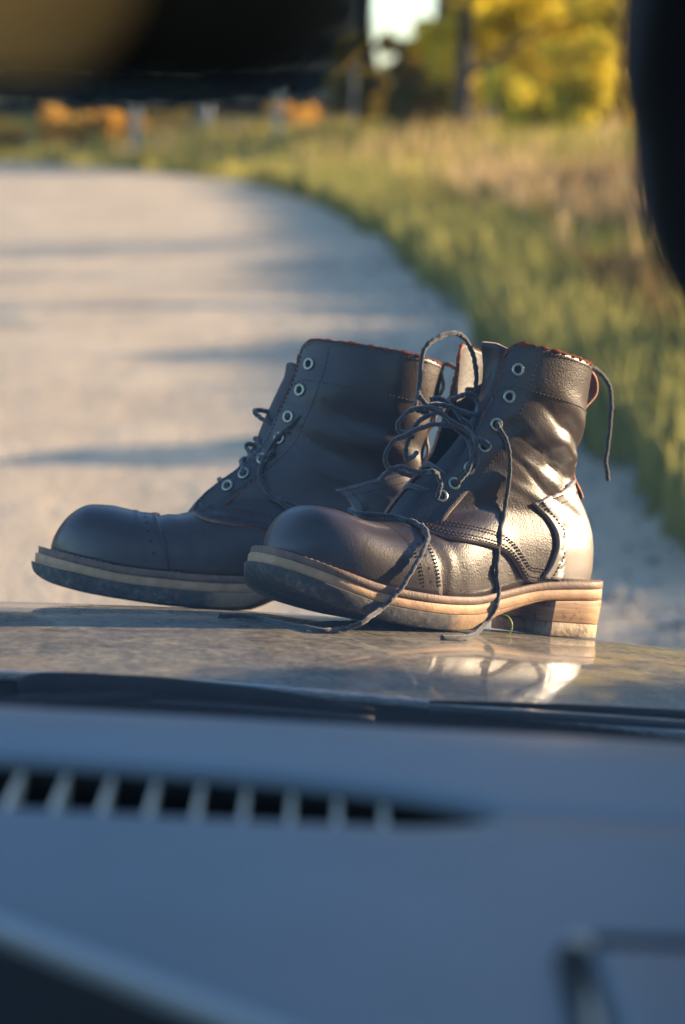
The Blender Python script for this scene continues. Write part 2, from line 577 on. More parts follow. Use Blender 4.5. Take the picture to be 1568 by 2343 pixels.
def K(xs, ys):
    """smooth key interpolation (monotone-ish cubic Hermite)"""
    xs = np.asarray(xs, float)
    ys = np.asarray(ys, float)
    d = np.diff(ys) / np.diff(xs)
    mt = np.zeros_like(ys)
    mt[1:-1] = np.where(d[:-1] * d[1:] > 0, 2 * d[:-1] * d[1:] / np.where(d[:-1] + d[1:] == 0, 1, d[:-1] + d[1:]), 0)
    mt[0], mt[-1] = d[0], d[-1]
    def f(x):
        x = np.clip(np.asarray(x, float), xs[0], xs[-1])
        i = np.clip(np.searchsorted(xs, x, side='right') - 1, 0, len(xs) - 2)
        h = xs[i + 1] - xs[i]
        t = (x - xs[i]) / h
        return ((2 * t ** 3 - 3 * t ** 2 + 1) * ys[i] + (t ** 3 - 2 * t ** 2 + t) * h * mt[i]
                + (-2 * t ** 3 + 3 * t ** 2) * ys[i + 1] + (t ** 3 - t ** 2) * h * mt[i + 1])
    return f

# ------------------------------------------------------------------ terrain and road
# right edge of the gravel road, metres: x as a function of distance y
road_edge = K([-60, 0, 6, 8.3, 12, 15.8, 19.4, 24, 29, 35, 41, 48, 57, 67, 80, 100, 140],
              [0.6, 1.15, 1.15, 1.08, 0.93, 0.78, 0.70, 0.55, 0.25, -0.15, -0.75, -1.9, -4.6, -8.9, -17, -34, -75])

def ground_z(x, y):
    e = road_edge(y)
    d = np.clip((np.asarray(x) - e) / 9.0, 0, 1)
    bank = 0.75 * d * d * (3 - 2 * d)
    far = np.clip((np.asarray(y) - 60) / 80.0, 0, 1)
    return np.where(np.asarray(x) > e, bank, 0.0) + 0.5 * far * far - 0.012

def build_ground():
    xs = np.concatenate([np.linspace(-900, -80, 10), np.linspace(-70, -14, 15), np.linspace(-12, 30, 85), np.linspace(34, 100, 12), np.linspace(150, 900, 8)])
    ys = np.concatenate([np.linspace(-300, -40, 8), np.linspace(-30, 110, 141), np.linspace(120, 1400, 16)])
    X, Y = np.meshgrid(xs, ys, indexing='ij')
    Z = ground_z(X, Y)
    P = np.stack([X, Y, Z], 2)
    o = mesh_obj('ground', P.reshape(-1, 3), grid_faces(len(xs), len(ys)), M['ground'])
    tag(o, kind='structure')
build_ground()

def build_road():
    ys = np.concatenate([np.linspace(-60, 0, 25), np.linspace(1, 40, 79), np.linspace(41, 110, 90)])
    ts = np.linspace(0, 1, 15)
    V = []
    e = road_edge(ys)
    de = np.gradient(e, ys)
    for y, x, s in zip(ys, e, de):
        n = np.array([-1, s]) / math.hypot(1, s)
        for t in ts:
            w = 6.4 * t
            wob = 0.10 * math.sin(y * 1.7) + 0.06 * math.sin(y * 4.3 + 1) if t in (0.0, 1.0) else 0
            V.append((x + n[0] * w + wob, y + n[1] * w * (1 if abs(s) > 0.02 else 0), 0.012 + 0.035 * math.sin(PI * t)))
    o = mesh_obj('road', V, grid_faces(len(ys), len(ts)), M['road'])
    fix_normals(o)
    tag(o, kind='structure')
build_road()

def blades(name, pts, hmin, hmax, wid, mat, lean=0.35, seg=2):
    n = len(pts)
    h = rng.uniform(hmin, hmax, n)
    a = rng.uniform(0, 2 * PI, n)
    b = rng.uniform(0, 2 * PI, n)
    w = wid * rng.uniform(0.6, 1.4, n)
    V = np.zeros((n, 5, 3))
    side = np.stack([np.cos(a), np.sin(a), np.zeros(n)], 1)
    ln = np.stack([np.cos(b), np.sin(b), np.zeros(n)], 1) * (lean * h * rng.uniform(0.2, 1.3, n))[:, None]
    up = np.zeros((n, 3))
    up[:, 2] = h
    V[:, 0] = pts - side * w[:, None] / 2
    V[:, 1] = pts + side * w[:, None] / 2
    V[:, 2] = pts + ln * 0.3 + up * 0.55 + side * w[:, None] * 0.42
    V[:, 3] = pts + ln * 0.3 + up * 0.55 - side * w[:, None] * 0.42
    V[:, 4] = pts + ln + up
    me = bpy.data.meshes.new(name)
    V = V.reshape(-1, 3)
    idx = np.arange(n) * 5
    loops = np.stack([idx, idx + 1, idx + 2, idx + 3, idx + 3, idx + 2, idx + 4], 1).reshape(-1)
    ls = np.stack([np.arange(n) * 7, np.arange(n) * 7 + 4], 1).reshape(-1)
    me.vertices.add(len(V))
    me.vertices.foreach_set('co', V.reshape(-1))
    me.loops.add(len(loops))
    me.loops.foreach_set('vertex_index', loops)
    me.polygons.add(len(ls))
    me.polygons.foreach_set('loop_start', ls)
    me.update(calc_edges=True)
    o = link(name, me, mat, smooth=False)
    tag(o, kind='stuff')
    return o

def scatter(n, ymin, ymax, dmin, dmax, power=1.0, ypow=1.0, half=0.17):
    """points on the verge right of the road edge, inside a wedge a bit wider than the view"""
    y = ymin + (ymax - ymin) * rng.random(n) ** ypow
    e = road_edge(y)
    lo = e + dmin
    hi = np.minimum(e + dmax, np.maximum(half * y + 1.6, lo + 0.5))
    lo = np.maximum(lo, -half * y - 1.6)
    ok = hi > lo
    x = lo + (hi - lo) * rng.random(n) ** power
    x, y = x[ok], y[ok]
    return np.stack([x, y, ground_z(x, y)], 1)

def clumped(pts, thr, f=0.6, seed=0):
    keep = [mnoise.noise(Vector((p[0] * f, p[1] * f * 0.6, seed))) > thr for p in pts]
    return pts[np.array(keep)]

tag(blades('verge_grass', scatter(26000, 4.5, 30, 0.0, 12), 0.06, 0.30, 0.016, M['grass_near']), 'short green roadside grass on the shaded verge', 'grass')
tag(blades('meadow_grass', scatter(42000, 20, 105, 0.1, 60), 0.12, 0.42, 0.045, M['grass_green']), 'yellow green meadow grass beyond the road bend', 'grass')
dry = np.concatenate([clumped(scatter(10000, 18, 100, 1.2, 60), 0.08, 0.35, 3.0), clumped(scatter(6000, 9, 32, 0.7, 12), 0.1, 0.8, 5.0)])
tag(blades('dry_weeds', dry, 0.30, 0.85, 0.035, M['grass_dry'], lean=0.25), 'tall dry tan weeds among the meadow grass', 'weeds')
tag(blades('edge_grass', clumped(scatter(16000, 6.5, 46, -0.12, 1.4, half=0.3), -0.12, 0.9, 21.0), 0.25, 0.55, 0.03, M['grass_near']), 'taller grass fringe along the edge of the gravel road', 'grass')
brown = clumped(scatter(9000, 9, 34, 0.5, 10), 0.05, 0.55, 14.0)
tag(blades('brown_weeds', brown, 0.25, 0.7, 0.04, M['weed_brown'], lean=0.45), 'withered brown weeds in patches on the right verge', 'weeds')
tall = clumped(scatter(9000, 7, 30, 0.5, 8), 0.05, 0.9, 9.0)
tag(blades('green_weeds', tall, 0.25, 0.6, 0.05, M['green_leaf'], lean=0.5), 'leafy dark green weeds growing on the near verge', 'weeds')

def build_pebbles():
    ico = bmesh.new()
    bmesh.ops.create_icosphere(ico, subdivisions=1, radius=1.0)
    bv = np.array([v.co[:] for v in ico.verts])
    bf = [tuple(v.index for v in f.verts) for f in ico.faces]
    ico.free()
    V, F = [], []
    n = 3200
    y = 5.0 + 19 * rng.random(n) ** 1.5
    x = road_edge(y) + 0.15 - 2.6 * rng.random(n) ** 1.6
    for i in range(n):
        s = rng.uniform(0.005, 0.018) * (1.5 if rng.random() < 0.12 else 1)
        sc = np.array([s * rng.uniform(0.8, 1.4), s * rng.uniform(0.8, 1.4), s * rng.uniform(0.5, 0.9)])
        q = bv * sc * (1 + 0.18 * rng.standard_normal((len(bv), 1)))
        b = len(V)
        V.extend(q + np.array([x[i], y[i], 0.03]))
        F.extend([tuple(b + k for k in f) for f in bf])
    o = mesh_obj('gravel', V, F, M['pebble'], smooth=False)
    tag(o, 'loose grey gravel stones along the road edge', 'gravel', kind='stuff')
build_pebbles()

# ------------------------------------------------------------------ trees, bushes, posts
def leaf_cloud(centers, radii, n, size, flat=1.0):
    """leaf quads spread through clumps; returns V, F"""
    k = len(centers)
    w = np.asarray(radii) ** 2
    which = rng.choice(k, n, p=w / w.sum())
    d = rng.standard_normal((n, 3))
    d /= np.linalg.norm(d, axis=1, keepdims=True)
    r = np.asarray(radii)[which] * rng.random(n) ** 0.45
    P = np.asarray(centers)[which] + d * r[:, None] * np.array([1, 1, flat])
    a = rng.standard_normal((n, 3))
    a /= np.linalg.norm(a, axis=1, keepdims=True)
    b = np.cross(a, rng.standard_normal((n, 3)))
    b /= np.linalg.norm(b, axis=1, keepdims=True)
    s = size * rng.uniform(0.6, 1.4, n)[:, None]
    V = np.stack([P - a * s, P + b * s * 0.55, P + a * s, P - b * s * 0.55], 1).reshape(-1, 3)
    F = [(4 * i, 4 * i + 1, 4 * i + 2, 4 * i + 3) for i in range(n)]
    return V, F

def tree(name, label, cat, x, y, h, crown_r, crown_lo, trunk_r, leafm, n, size, group=None, kind='round', seed=0):
    global rng
    rs = np.random.default_rng(seed + 100)
    z0 = float(ground_z(x, y)) - 0.05
    t = empty(name, label, cat, (x, y, z0), group)
    bend = rs.uniform(-0.25, 0.25, 2)
    path = [(bend[0] * math.sin(q * 3) * 0.6, bend[1] * math.sin(q * 2.5) * 0.6, q * h * 0.86) for q in np.linspace(0, 1, 7)]
    P = catmull(path, 3)
    V, F = tube_geo(P, np.linspace(trunk_r, trunk_r * 0.18, len(P)), 9)
    cents, rad = [], []
    if kind == 'round':
        nl = 11
        for i in range(nl):
            q = crown_lo / h + (0.82 - crown_lo / h) * (i + rs.random() * 0.6) / nl
            st = P[min(int(q / 0.86 * (len(P) - 1)), len(P) - 1)]
            az = i * 2.4 + rs.uniform(-0.4, 0.4)
            ln = crown_r * rs.uniform(0.55, 1.05) * (1 - 0.45 * max(0, q - 0.4))
            en = st + np.array([math.cos(az) * ln, math.sin(az) * ln, ln * rs.uniform(0.15, 0.6)])
            md = (st + en) / 2 + np.array([0, 0, ln * 0.08])
            pv, pf = tube_geo(catmull([st, md, en], 3), np.linspace(trunk_r * 0.4, trunk_r * 0.07, 7), 5, base=len(V))
            V = list(V) + list(pv)
            F = F + pf
            for f in (0.45, 0.75, 1.0):
                cents.append(st + (en - st) * f + rs.standard_normal(3) * crown_r * 0.12)
                rad.append(crown_r * rs.uniform(0.17, 0.36))
        for i in range(5):
            cents.append(np.array([rs.uniform(-.5, .5) * crown_r, rs.uniform(-.5, .5) * crown_r, h * rs.uniform(0.78, 0.97)]))
            rad.append(crown_r * 0.3)
        flat = 0.75
    else:
        nl = 15
        for i in range(nl):
            q = (i + 0.5) / nl
            zz = crown_lo + (h - crown_lo) * q
            rr = crown_r * (1 - q) ** 0.85 + 0.12
            for k in range(max(3, int(7 * (1 - q)) + 2)):
                az = k * 2 * PI / max(3, int(7 * (1 - q)) + 2) + i * 0.9
                ln = rr * rs.uniform(0.65, 1.1)
                for f in (0.4, 0.8):
                    cents.append(np.array([math.cos(az) * ln * f, math.sin(az) * ln * f, zz - ln * f * 0.25]))
                    rad.append(rr * 0.24 + 0.12)
        flat = 0.45
    mesh_obj('trunk', V, F, M['bark'], t)
    LV, LF = leaf_cloud(np.array(cents), np.array(rad), n, size, flat)
    mesh_obj('crown', LV, LF, leafm, t, smooth=False)
    return t

def bush(name, label, x, y, w, h, leafm, n, size, group=None, seed=0, stems=9):
    rs = np.random.default_rng(seed + 500)
    z0 = float(ground_z(x, y)) - 0.03
    t = empty(name, label, 'bush', (x, y, z0), group)
    V, F, cents, rad = [], [], [], []
    for i in range(stems):
        az = i * 2.4
        ln = w * rs.uniform(0.25, 0.95)
        en = np.array([math.cos(az) * ln, math.sin(az) * ln, h * rs.uniform(0.45, 0.95)])
        pv, pf = tube_geo(catmull([(0, 0, 0), en * np.array([.35, .35, .6]), en], 3), np.linspace(0.035, 0.008, 7), 5, base=len(V))
        V += list(pv)
        F += pf
        for f in (0.4, 0.65, 0.95):
            cents.append(en * np.array([f ** 0.8, f ** 0.8, f]) + rs.standard_normal(3) * 0.1 * w)
            rad.append(w * rs.uniform(0.22, 0.4))
    mesh_obj('stem', V, F, M['bark'], t)
    LV, LF = leaf_cloud(np.array(cents), np.array(rad), n, size, 0.85)
    LV[:, 2] = np.maximum(LV[:, 2], 0.03)
    mesh_obj('foliage', LV, LF, leafm, t, smooth=False)
    return t

# yellow trees right of the road bend (x, y, height, crown radius, lowest leaves, trunk radius)
YT = [(2.75, 60, 15.0, 3.8, 1.5, 0.21, 'yellow_leaf', 'yellow autumn tree with a dark trunk standing right of the road bend'),
      (5.3, 63, 13.0, 3.4, 0.9, 0.15, 'yellow_leaf', 'yellow autumn tree nearest the right windshield pillar'),
      (7.6, 70, 16, 4.0, 1.2, 0.20, 'yellow_leaf', 'tall yellow tree behind the right windshield pillar'),
      (5.4, 82, 17, 3.6, 1.0, 0.20, 'olive_leaf', 'olive tree showing between the yellow trees'),
      (10.5, 84, 17, 4.2, 1.0, 0.20, 'olive_leaf', 'olive tree at the far right end of the tree row')]
for i, (x, y, h, r, lo, tr, lm, lab) in enumerate(YT):
    tree('autumn_tree', lab, 'tree', x, y, h, r, lo, tr, M[lm], 9000, 0.19, 'autumn trees at the edge of the meadow', seed=i)
bush('yellow_bush', 'bright yellow bush at the foot of the autumn trees', 4.35, 57, 1.25, 1.5, M['yellow_leaf'], 2600, 0.11, seed=1)
bush('yellow_bush', 'tall pale yellow bush between the dark trunk and the sky gap', 3.05, 68, 1.2, 3.2, M['yellow_leaf'], 2600, 0.12, seed=6)
bush('yellow_bush', 'yellow bush lowest and nearest the right windshield pillar', 5.75, 58, 1.3, 2.3, M['yellow_leaf'], 2600, 0.11, seed=7)
bush('olive_bush', 'low olive bush left of the dark tree trunk', 1.9, 63, 0.9, 1.3, M['olive_leaf'], 1500, 0.11, seed=2)
bush('olive_bush', 'tall olive thicket behind the thin pale post', 0.35, 72, 1.0, 2.9, M['olive_leaf'], 3800, 0.13, seed=3)
bush('olive_bush', 'olive thicket under the gap of bright sky', 1.75, 76, 1.1, 3.0, M['olive_leaf'], 3200, 0.13, seed=4)

# wooded ridge added behind the meadow, high enough to darken the hood's reflection
def build_hills():
    az = np.linspace(-1.25, 1.25, 400)
    V = []
    for a in az:
        r0 = 150 + 15 * math.sin(a * 5)
        hgt = (98 + 8 * math.sin(a * 9 + 1) + 3 * math.sin(a * 31) + 1.5 * math.sin(a * 83)) * min(1, max(0, (1.05 - abs(a)) / 0.3) + 0.1)
        dip = math.exp(-((a - 0.0225) / 0.022) ** 4)
        hgt = hgt * (1 - 0.97 * dip)
        for t in np.linspace(0, 1, 9):
            r = r0 + 220 * t
            V.append((r * math.sin(a), r * math.cos(a), -1 + hgt * math.sin(t * PI / 2) + 0.8 * math.sin(a * 190 + t * 30) * t))
    o = mesh_obj('added_hills', V, grid_faces(400, 9), M['hill'])
    fix_normals(o)
    tag(o, kind='structure')
build_hills()
# dark conifers far behind the bend
labs = ['dark conifer at the far left end of the row', 'dark conifer above the left orange shrub', 'dark conifer behind the leftmost pale post',
        'dark conifer left of the grey post', 'dark conifer right of the grey post', 'dark conifer left of the middle pale post',
        'dark conifer behind the middle pale post', 'dark conifer beside the thin right post', 'dark conifer touching the olive tree',
        'dark conifer hidden behind the rear view mirror']
for i in range(10):
    x = -15.5 + i * 1.5 + rng.uniform(-0.4, 0.4)
    y = 100 + rng.uniform(-4, 8) + (6 if i % 2 else 0)
    tree('conifer', labs[i], 'tree', x, y, rng.uniform(18, 24), rng.uniform(2.2, 3.0), -0.2, 0.17, M['conifer_leaf'], 6000, 0.30,
         'dark conifers beyond the meadow', kind='cone', seed=20 + i)
OB = [(-7.9, 72, 1.15, 1.15, 'wide orange shrub at the far left beyond the road'), (-6.35, 72, 0.75, 0.9, 'orange shrub left of the first pale post'),
      (-5.0, 74, 0.75, 0.65, 'reddish orange shrub right of the first pale post'), (-1.25, 73, 0.85, 0.75, 'low orange shrub at the middle pale post'),
      (-9.6, 73, 0.8, 0.9, 'orange shrub cut by the left edge of the view')]
for i, (x, y, w, h, lab) in enumerate(OB):
    bush('orange_shrub', lab, x, y, w, h, M['orange_leaf'], 1300, 0.10, 'orange shrubs beyond the road bend', seed=10 + i)
PO = [(-5.2, 65.5, 1.40, 0.12, 'post_wood', 'leftmost pale wooden post between the orange shrubs'),
      (-1.62, 66, 1.38, 0.12, 'post_wood', 'middle pale wooden post above the road bend'),
      (0.28, 68, 1.75, 0.05, 'post_wood', 'tall thin pale post left of the autumn trees'),
      (-3.75, 72, 0.85, 0.13, 'post_grey', 'short grey post between the two pale posts')]
for x, y, h, r, mk, lab in PO:
    z0 = float(ground_z(x, y)) - 0.05
    bm = bmesh.new()
    bmesh.ops.create_cone(bm, cap_ends=True, segments=14, radius1=r, radius2=r * 0.85, depth=h)
    bmesh.ops.translate(bm, verts=bm.verts, vec=(0, 0, h / 2))
    bmesh.ops.bevel(bm, geom=[e for e in bm.edges if all(v.co.z > h * 0.99 for v in e.verts)], offset=r * 0.25, segments=2, affect='EDGES')
    me = bpy.data.meshes.new('fence_post')
    bm.to_mesh(me)
    bm.free()
    o = link('fence_post', me, M[mk], smooth=False)
    o.location = (x, y, z0)
    o.rotation_euler = (rng.uniform(-.04, .04), rng.uniform(-.04, .04), 0)
    tag(o, lab, 'post', 'fence posts beyond the road')

# trees and hedge on the right of the car: they throw the long shadows on verge, road edge; two unseen bushes are added to shade the cabin
RB = [(3.9, 2.25, 1.10, 3.2, 30000, 0.09, 'green_leaf', 'unseen tall green bush added to shade the car cabin'),
      (4.0, 0.1, 1.4, 3.4, 30000, 0.095, 'green_leaf', 'unseen tall green bush added behind it, also shading the cabin'),
      (4.4, 11.5, 1.0, 1.05, 2600, 0.07, 'green_leaf', 'low green hedge bush nearest along the right verge'),
      (5.0, 15.8, 0.9, 0.90, 2400, 0.08, 'olive_leaf', 'olive hedge bush second along the right verge')]
for i, (x, y, w, h, n, s, lm, lab) in enumerate(RB):
    bush('hedge_bush', lab, x, y, w, h, M[lm], n, s, 'bushes along the right side of the road', seed=40 + i, stems=30 if h > 3 else 9)
for i, (x, y, h, r, lo, tr, lab) in enumerate([(8.5, 20.5, 8, 2.2, 1.0, 0.14, 'slender yellow tree nearest on the right bank'),
                                                (15.5, 31, 8, 2.2, 1.2, 0.10, 'slender yellow tree further along the right bank'),
                                                (12.0, 25, 7, 2.0, 1.0, 0.08, 'slender yellow tree in the middle of the right bank')]):
    tree('bank_tree', lab, 'tree', x, y, h, r, lo, tr, M['yellow_leaf'], 1100, 0.11, 'slender trees on the right bank', seed=60 + i)

# ------------------------------------------------------------------ car
car = empty('parked_car', 'dark dusty car seen from its passenger seat, boots standing on the hood', 'car', (-0.38, 1.0, 0.0))
CAR_O = np.array([-0.38, 1.0, 0.0])

def cp(p):
    return np.asarray(p, float) - CAR_O

def hood_z(x, y):
    x = np.asarray(x, float)
    y = np.asarray(y, float)
    ax = np.abs(x + 0.40)
    side = 0.09 * ax ** 2 + np.where(ax > 0.85, 2.2 * (ax - 0.85) ** 2, 0)
    d = y - 1.70
    front = np.where(d > 0, 0.25 * d * d, 0.05 * d * d) + np.where(d > 0.85, 3.0 * (d - 0.85) ** 2, 0)
    return 0.940 - side - front

def build_hood():
    xs = np.concatenate([np.linspace(-1.42, -1.0, 9)[:-1], np.linspace(-1.0, 0.28, 70), np.linspace(0.28, 0.62, 20)[1:]])
    def yb(x):
        return 1.645 - 0.10 * (x + 0.40) ** 2
    ts = np.linspace(0, 1, 60)
    P = np.zeros((len(xs), len(ts), 3))
    for i, x in enumerate(xs):
        y0 = yb(x)
        y = y0 + (2.80 - 0.10 * (x + .4) ** 2 - y0) * ts
        P[i, :, 0] = x
        P[i, :, 1] = y
        P[i, :, 2] = hood_z(x, y)
    P = P - CAR_O
    o = sheet('hood', P, M['hood'], car, thick=0.003, center=(0, 0.9, -5))
    return o
build_hood()

def build_fender(sgn):
    # side panel that continues the hood edge down, with wheel arch omitted below the sill line
    x0 = -0.40 + sgn * 1.02
    ys = np.linspace(1.35, 2.78, 24)
    zs = np.linspace(0, 1, 8)
    P = np.zeros((24, 8, 3))
    for i, y in enumerate(ys):
        ztop = float(hood_z(x0 - sgn * 0.004, y)) - 0.006
        for j, t in enumerate(zs):
            P[i, j] = (x0 + sgn * (0.012 + 0.06 * math.sin(t * 2.2)), y, ztop + (0.32 - ztop) * t)
    sheet('fender', P - CAR_O, M['hood'], car, thick=0.004, center=(0, 0.9, -0.5))
for s in (-1, 1):
    build_fender(s)

# front nose and bumper of the car
xs = np.linspace(-1.40, 0.60, 30)
P = np.zeros((30, 8, 3))
for i, x in enumerate(xs):
    yf = 2.80 - 0.10 * (x + .4) ** 2
    zt = float(hood_z(x, yf)) - 0.008
    for j, t in enumerate(np.linspace(0, 1, 8)):
        P[i, j] = (x, yf + 0.004 + 0.07 * math.sin(t * 2.4), zt + (0.28 - zt) * t)
sheet('bumper', P - CAR_O, M['hood'], car, thick=0.004, center=(0, 0.5, -0.5))

# cowl panel between hood and windshield
xs = np.linspace(-1.35, 0.55, 40)
P = np.zeros((40, 6, 3))
for i, x in enumerate(xs):
    y1 = 1.705 - 0.10 * (x + .4) ** 2
    y0 = y1 - 0.27
    for j, t in enumerate(np.linspace(0, 1, 6)):
        P[i, j] = (x, y0 + (y1 - y0) * t, float(hood_z(x, y0 + (y1 - y0) * t)) - 0.0045 - 0.022 * math.sin(PI * t) - 0.012 * (1 - t))
cowl = sheet('cowl', P - CAR_O, M['black_plastic'], car, thick=0.004, center=(0, 0.5, -5))

# wipers
def wiper(pts, rad, arm):
    w = tube('wiper', [cp(p) for p in pts], rad, M['black_plastic'], car, seg=10, sub=6)
    tube('wiper_arm', [cp(p) for p in arm], [0.008, 0.007, 0.004], M['black_plastic'], w, seg=8, sub=6)
    bl = [np.array(p) + np.array([0, -0.004, -r - 0.003]) for p, r in zip(pts, rad)]
    tube('wiper_rubber', [cp(p) for p in bl], 0.003, M['rubber'], w, seg=6, sub=4)

wiper([(-0.205, 1.600, 0.9385), (-0.190, 1.600, 0.9425), (-0.12, 1.598, 0.9400), (-0.05, 1.595, 0.9345), (0.02, 1.590, 0.9260)],
      [0.003, 0.0065, 0.0065, 0.005, 0.002], [(-0.75, 1.52, 0.905), (-0.42, 1.56, 0.922), (-0.12, 1.593, 0.935)])
wiper([(0.055, 1.598, 0.9300), (0.14, 1.592, 0.9275), (0.25, 1.580, 0.9230), (0.36, 1.565, 0.9150), (0.46, 1.545, 0.9060)],
      [0.001, 0.0025, 0.0035, 0.0035, 0.002], [(0.62, 1.48, 0.870), (0.46, 1.52, 0.892), (0.25, 1.575, 0.916)])

# windshield: raked, gently curved pane of real thickness
def ws_pt(u, v):
    # u across -1..1, v up 0..1
    x = -0.38 + u * (0.82 - 0.27 * v)
    y = 1.44 - 0.86 * v - 0.07 * u * u
    z = 0.925 + 0.575 * v - 0.02 * v * v
    return (x, y, z)
P = np.array([[ws_pt(u, v) for v in np.linspace(0, 1, 24)] for u in np.linspace(-1, 1, 40)])
ws = mesh_obj('windshield', (P - CAR_O).reshape(-1, 3), grid_faces(40, 24), M['glass'], car)

# roof, pillars, door
P = np.array([[(-0.38 + u * 0.60, 0.585 - 0.13 * u * u - t * 1.5, 1.476 + 0.05 * math.sin(PI * min(1, t * 1.0)) * (1 - u * u) - 0.02 * u * u) for t in np.linspace(0, 1, 14)] for u in np.linspace(-1, 1, 20)])
roof = sheet('roof', P - CAR_O, [M['hood'], M['headliner']], car, thick=0.03, center=(0, 0, 0), mo=(1, 0))

def a_pillar(side):
    pts, rad = [], []
    for v in np.linspace(-0.05, 1.02, 12):
        p = np.array(ws_pt(side, v))
        p = p + np.array([side * 0.0, -0.01, -0.004])
        pts.append(cp(p))
        rad.append(0.045 + 0.012 * (1 - v))
    return tube('pillar', pts, rad, M['pillar'], car, seg=10, sub=3)
a_pillar(-1)

def right_pillar():
    # inner trim of the right pillar: wide black moulding leaning back, flaring to the dash
    ctr = [(0.140, 0.58, 1.49), (0.150, 0.70, 1.412), (0.1550, 0.812, 1.334), (0.163, 0.855, 1.307), (0.171, 0.894, 1.282), (0.182, 0.921, 1.2645), (0.196, 0.9455, 1.249), (0.262, 1.09, 1.152), (0.345, 1.26, 1.042), (0.42, 1.40, 0.95)]
    wid = [0.070] * 10
    P = catmull(ctr, 6)
    W = np.interp(np.linspace(0, 1, len(P)), np.linspace(0, 1, len(wid)), wid)
    T = np.gradient(P, axis=0)
    T /= np.linalg.norm(T, axis=1, keepdims=True)
    V = []
    seg = 20
    for i in range(len(P)):
        u = np.array([1.0, 0.15, 0]) - T[i] * (T[i] @ np.array([1.0, 0.15, 0]))
        u /= np.linalg.norm(u)
        w = np.cross(T[i], u)
        for k in range(seg):
            a = 2 * PI * k / seg
            c, s = math.cos(a), math.sin(a)
            V.append(P[i] + u * W[i] * np.sign(c) * abs(c) ** 0.7 + w * 0.03 * np.sign(s) * abs(s) ** 0.7 - CAR_O)
    F = grid_faces(len(P), seg, closed_v=True)
    F.append(tuple(range(seg)))
    F.append(tuple((len(P) - 1) * seg + k for k in reversed(range(seg))))
    o = mesh_obj('pillar', V, F, M['pillar'], car)
    fix_normals(o)
right_pillar()

# right door below the side window, and its black window frame behind
box_obj('door', (0.09, 1.25, 0.70), cp((0.60, 0.42, 0.63)), M['hood'], car, bevel=0.02)

box_obj('door', (0.09, 1.25, 0.70), cp((-1.40, 0.42, 0.63)), M['hood'], car, bevel=0.02)
# rest of the cabin: floor, bulkhead, seats, rear pillars
box_obj('floor_pan', (1.90, 2.60, 0.05), cp((-0.40, 0.12, 0.33)), M['cabin'], car)
box_obj('bulkhead', (1.86, 0.04, 0.52), cp((-0.40, 1.42, 0.62)), M['cabin'], car)
for sx in (0.02, -0.80):
    st = box_obj('seat', (0.50, 0.50, 0.16), cp((sx, -0.08, 0.58)), M['seat_cloth'], car, bevel=0.06)
    box_obj('backrest', (0.50, 0.15, 0.60), cp((sx, -0.36, 0.90)), M['seat_cloth'], st, bevel=0.06, rot=(math.radians(12), 0, 0))
    box_obj('headrest', (0.27, 0.10, 0.17), cp((sx, -0.45, 1.29)), M['seat_cloth'], st, bevel=0.045)
rs_ = box_obj('rear_seat', (1.50, 0.50, 0.16), cp((-0.40, -0.75, 0.56)), M['seat_cloth'], car, bevel=0.06)
box_obj('rear_backrest', (1.50, 0.16, 0.68), cp((-0.40, -1.04, 0.92)), M['seat_cloth'], rs_, bevel=0.06)
for sx in (-1.12, 0.30):
    tube('rear_pillar', [cp((sx, -1.15, 0.95)), cp((sx * 0.98, -0.98, 1.2)), cp((-0.38 + (sx + .38) * 0.8, -0.80, 1.46))], 0.05, M['pillar'], car, seg=10)

# ------------------------------------------------------------------ dashboard
DZ = 1.050
def dash_top(x, y):
    # level pad that curves down towards the foot of the windshield
    d = np.clip(y - 0.998, 0, None)
    return DZ - 2.3 * d * d / (1 + 6 * d) - 0.055 * x

_sf = K([-1.2, -0.13, -0.05, 0.02, 0.045, 0.058], [.958, .9575, .952, .936, .924, .9125])
_sn = K([-1.2, -0.05, 0.02, 0.045, 0.058], [.890, .890, .892, .900, .911])
def slot_w(x):
    # half width of the defroster slot along y; tapers to a point on the right
    return np.maximum(_sf(x) - _sn(x), 0) / 2 * (np.asarray(x) < 0.0579)

def SLOT_Y(x):
    return (_sf(x) + _sn(x)) / 2

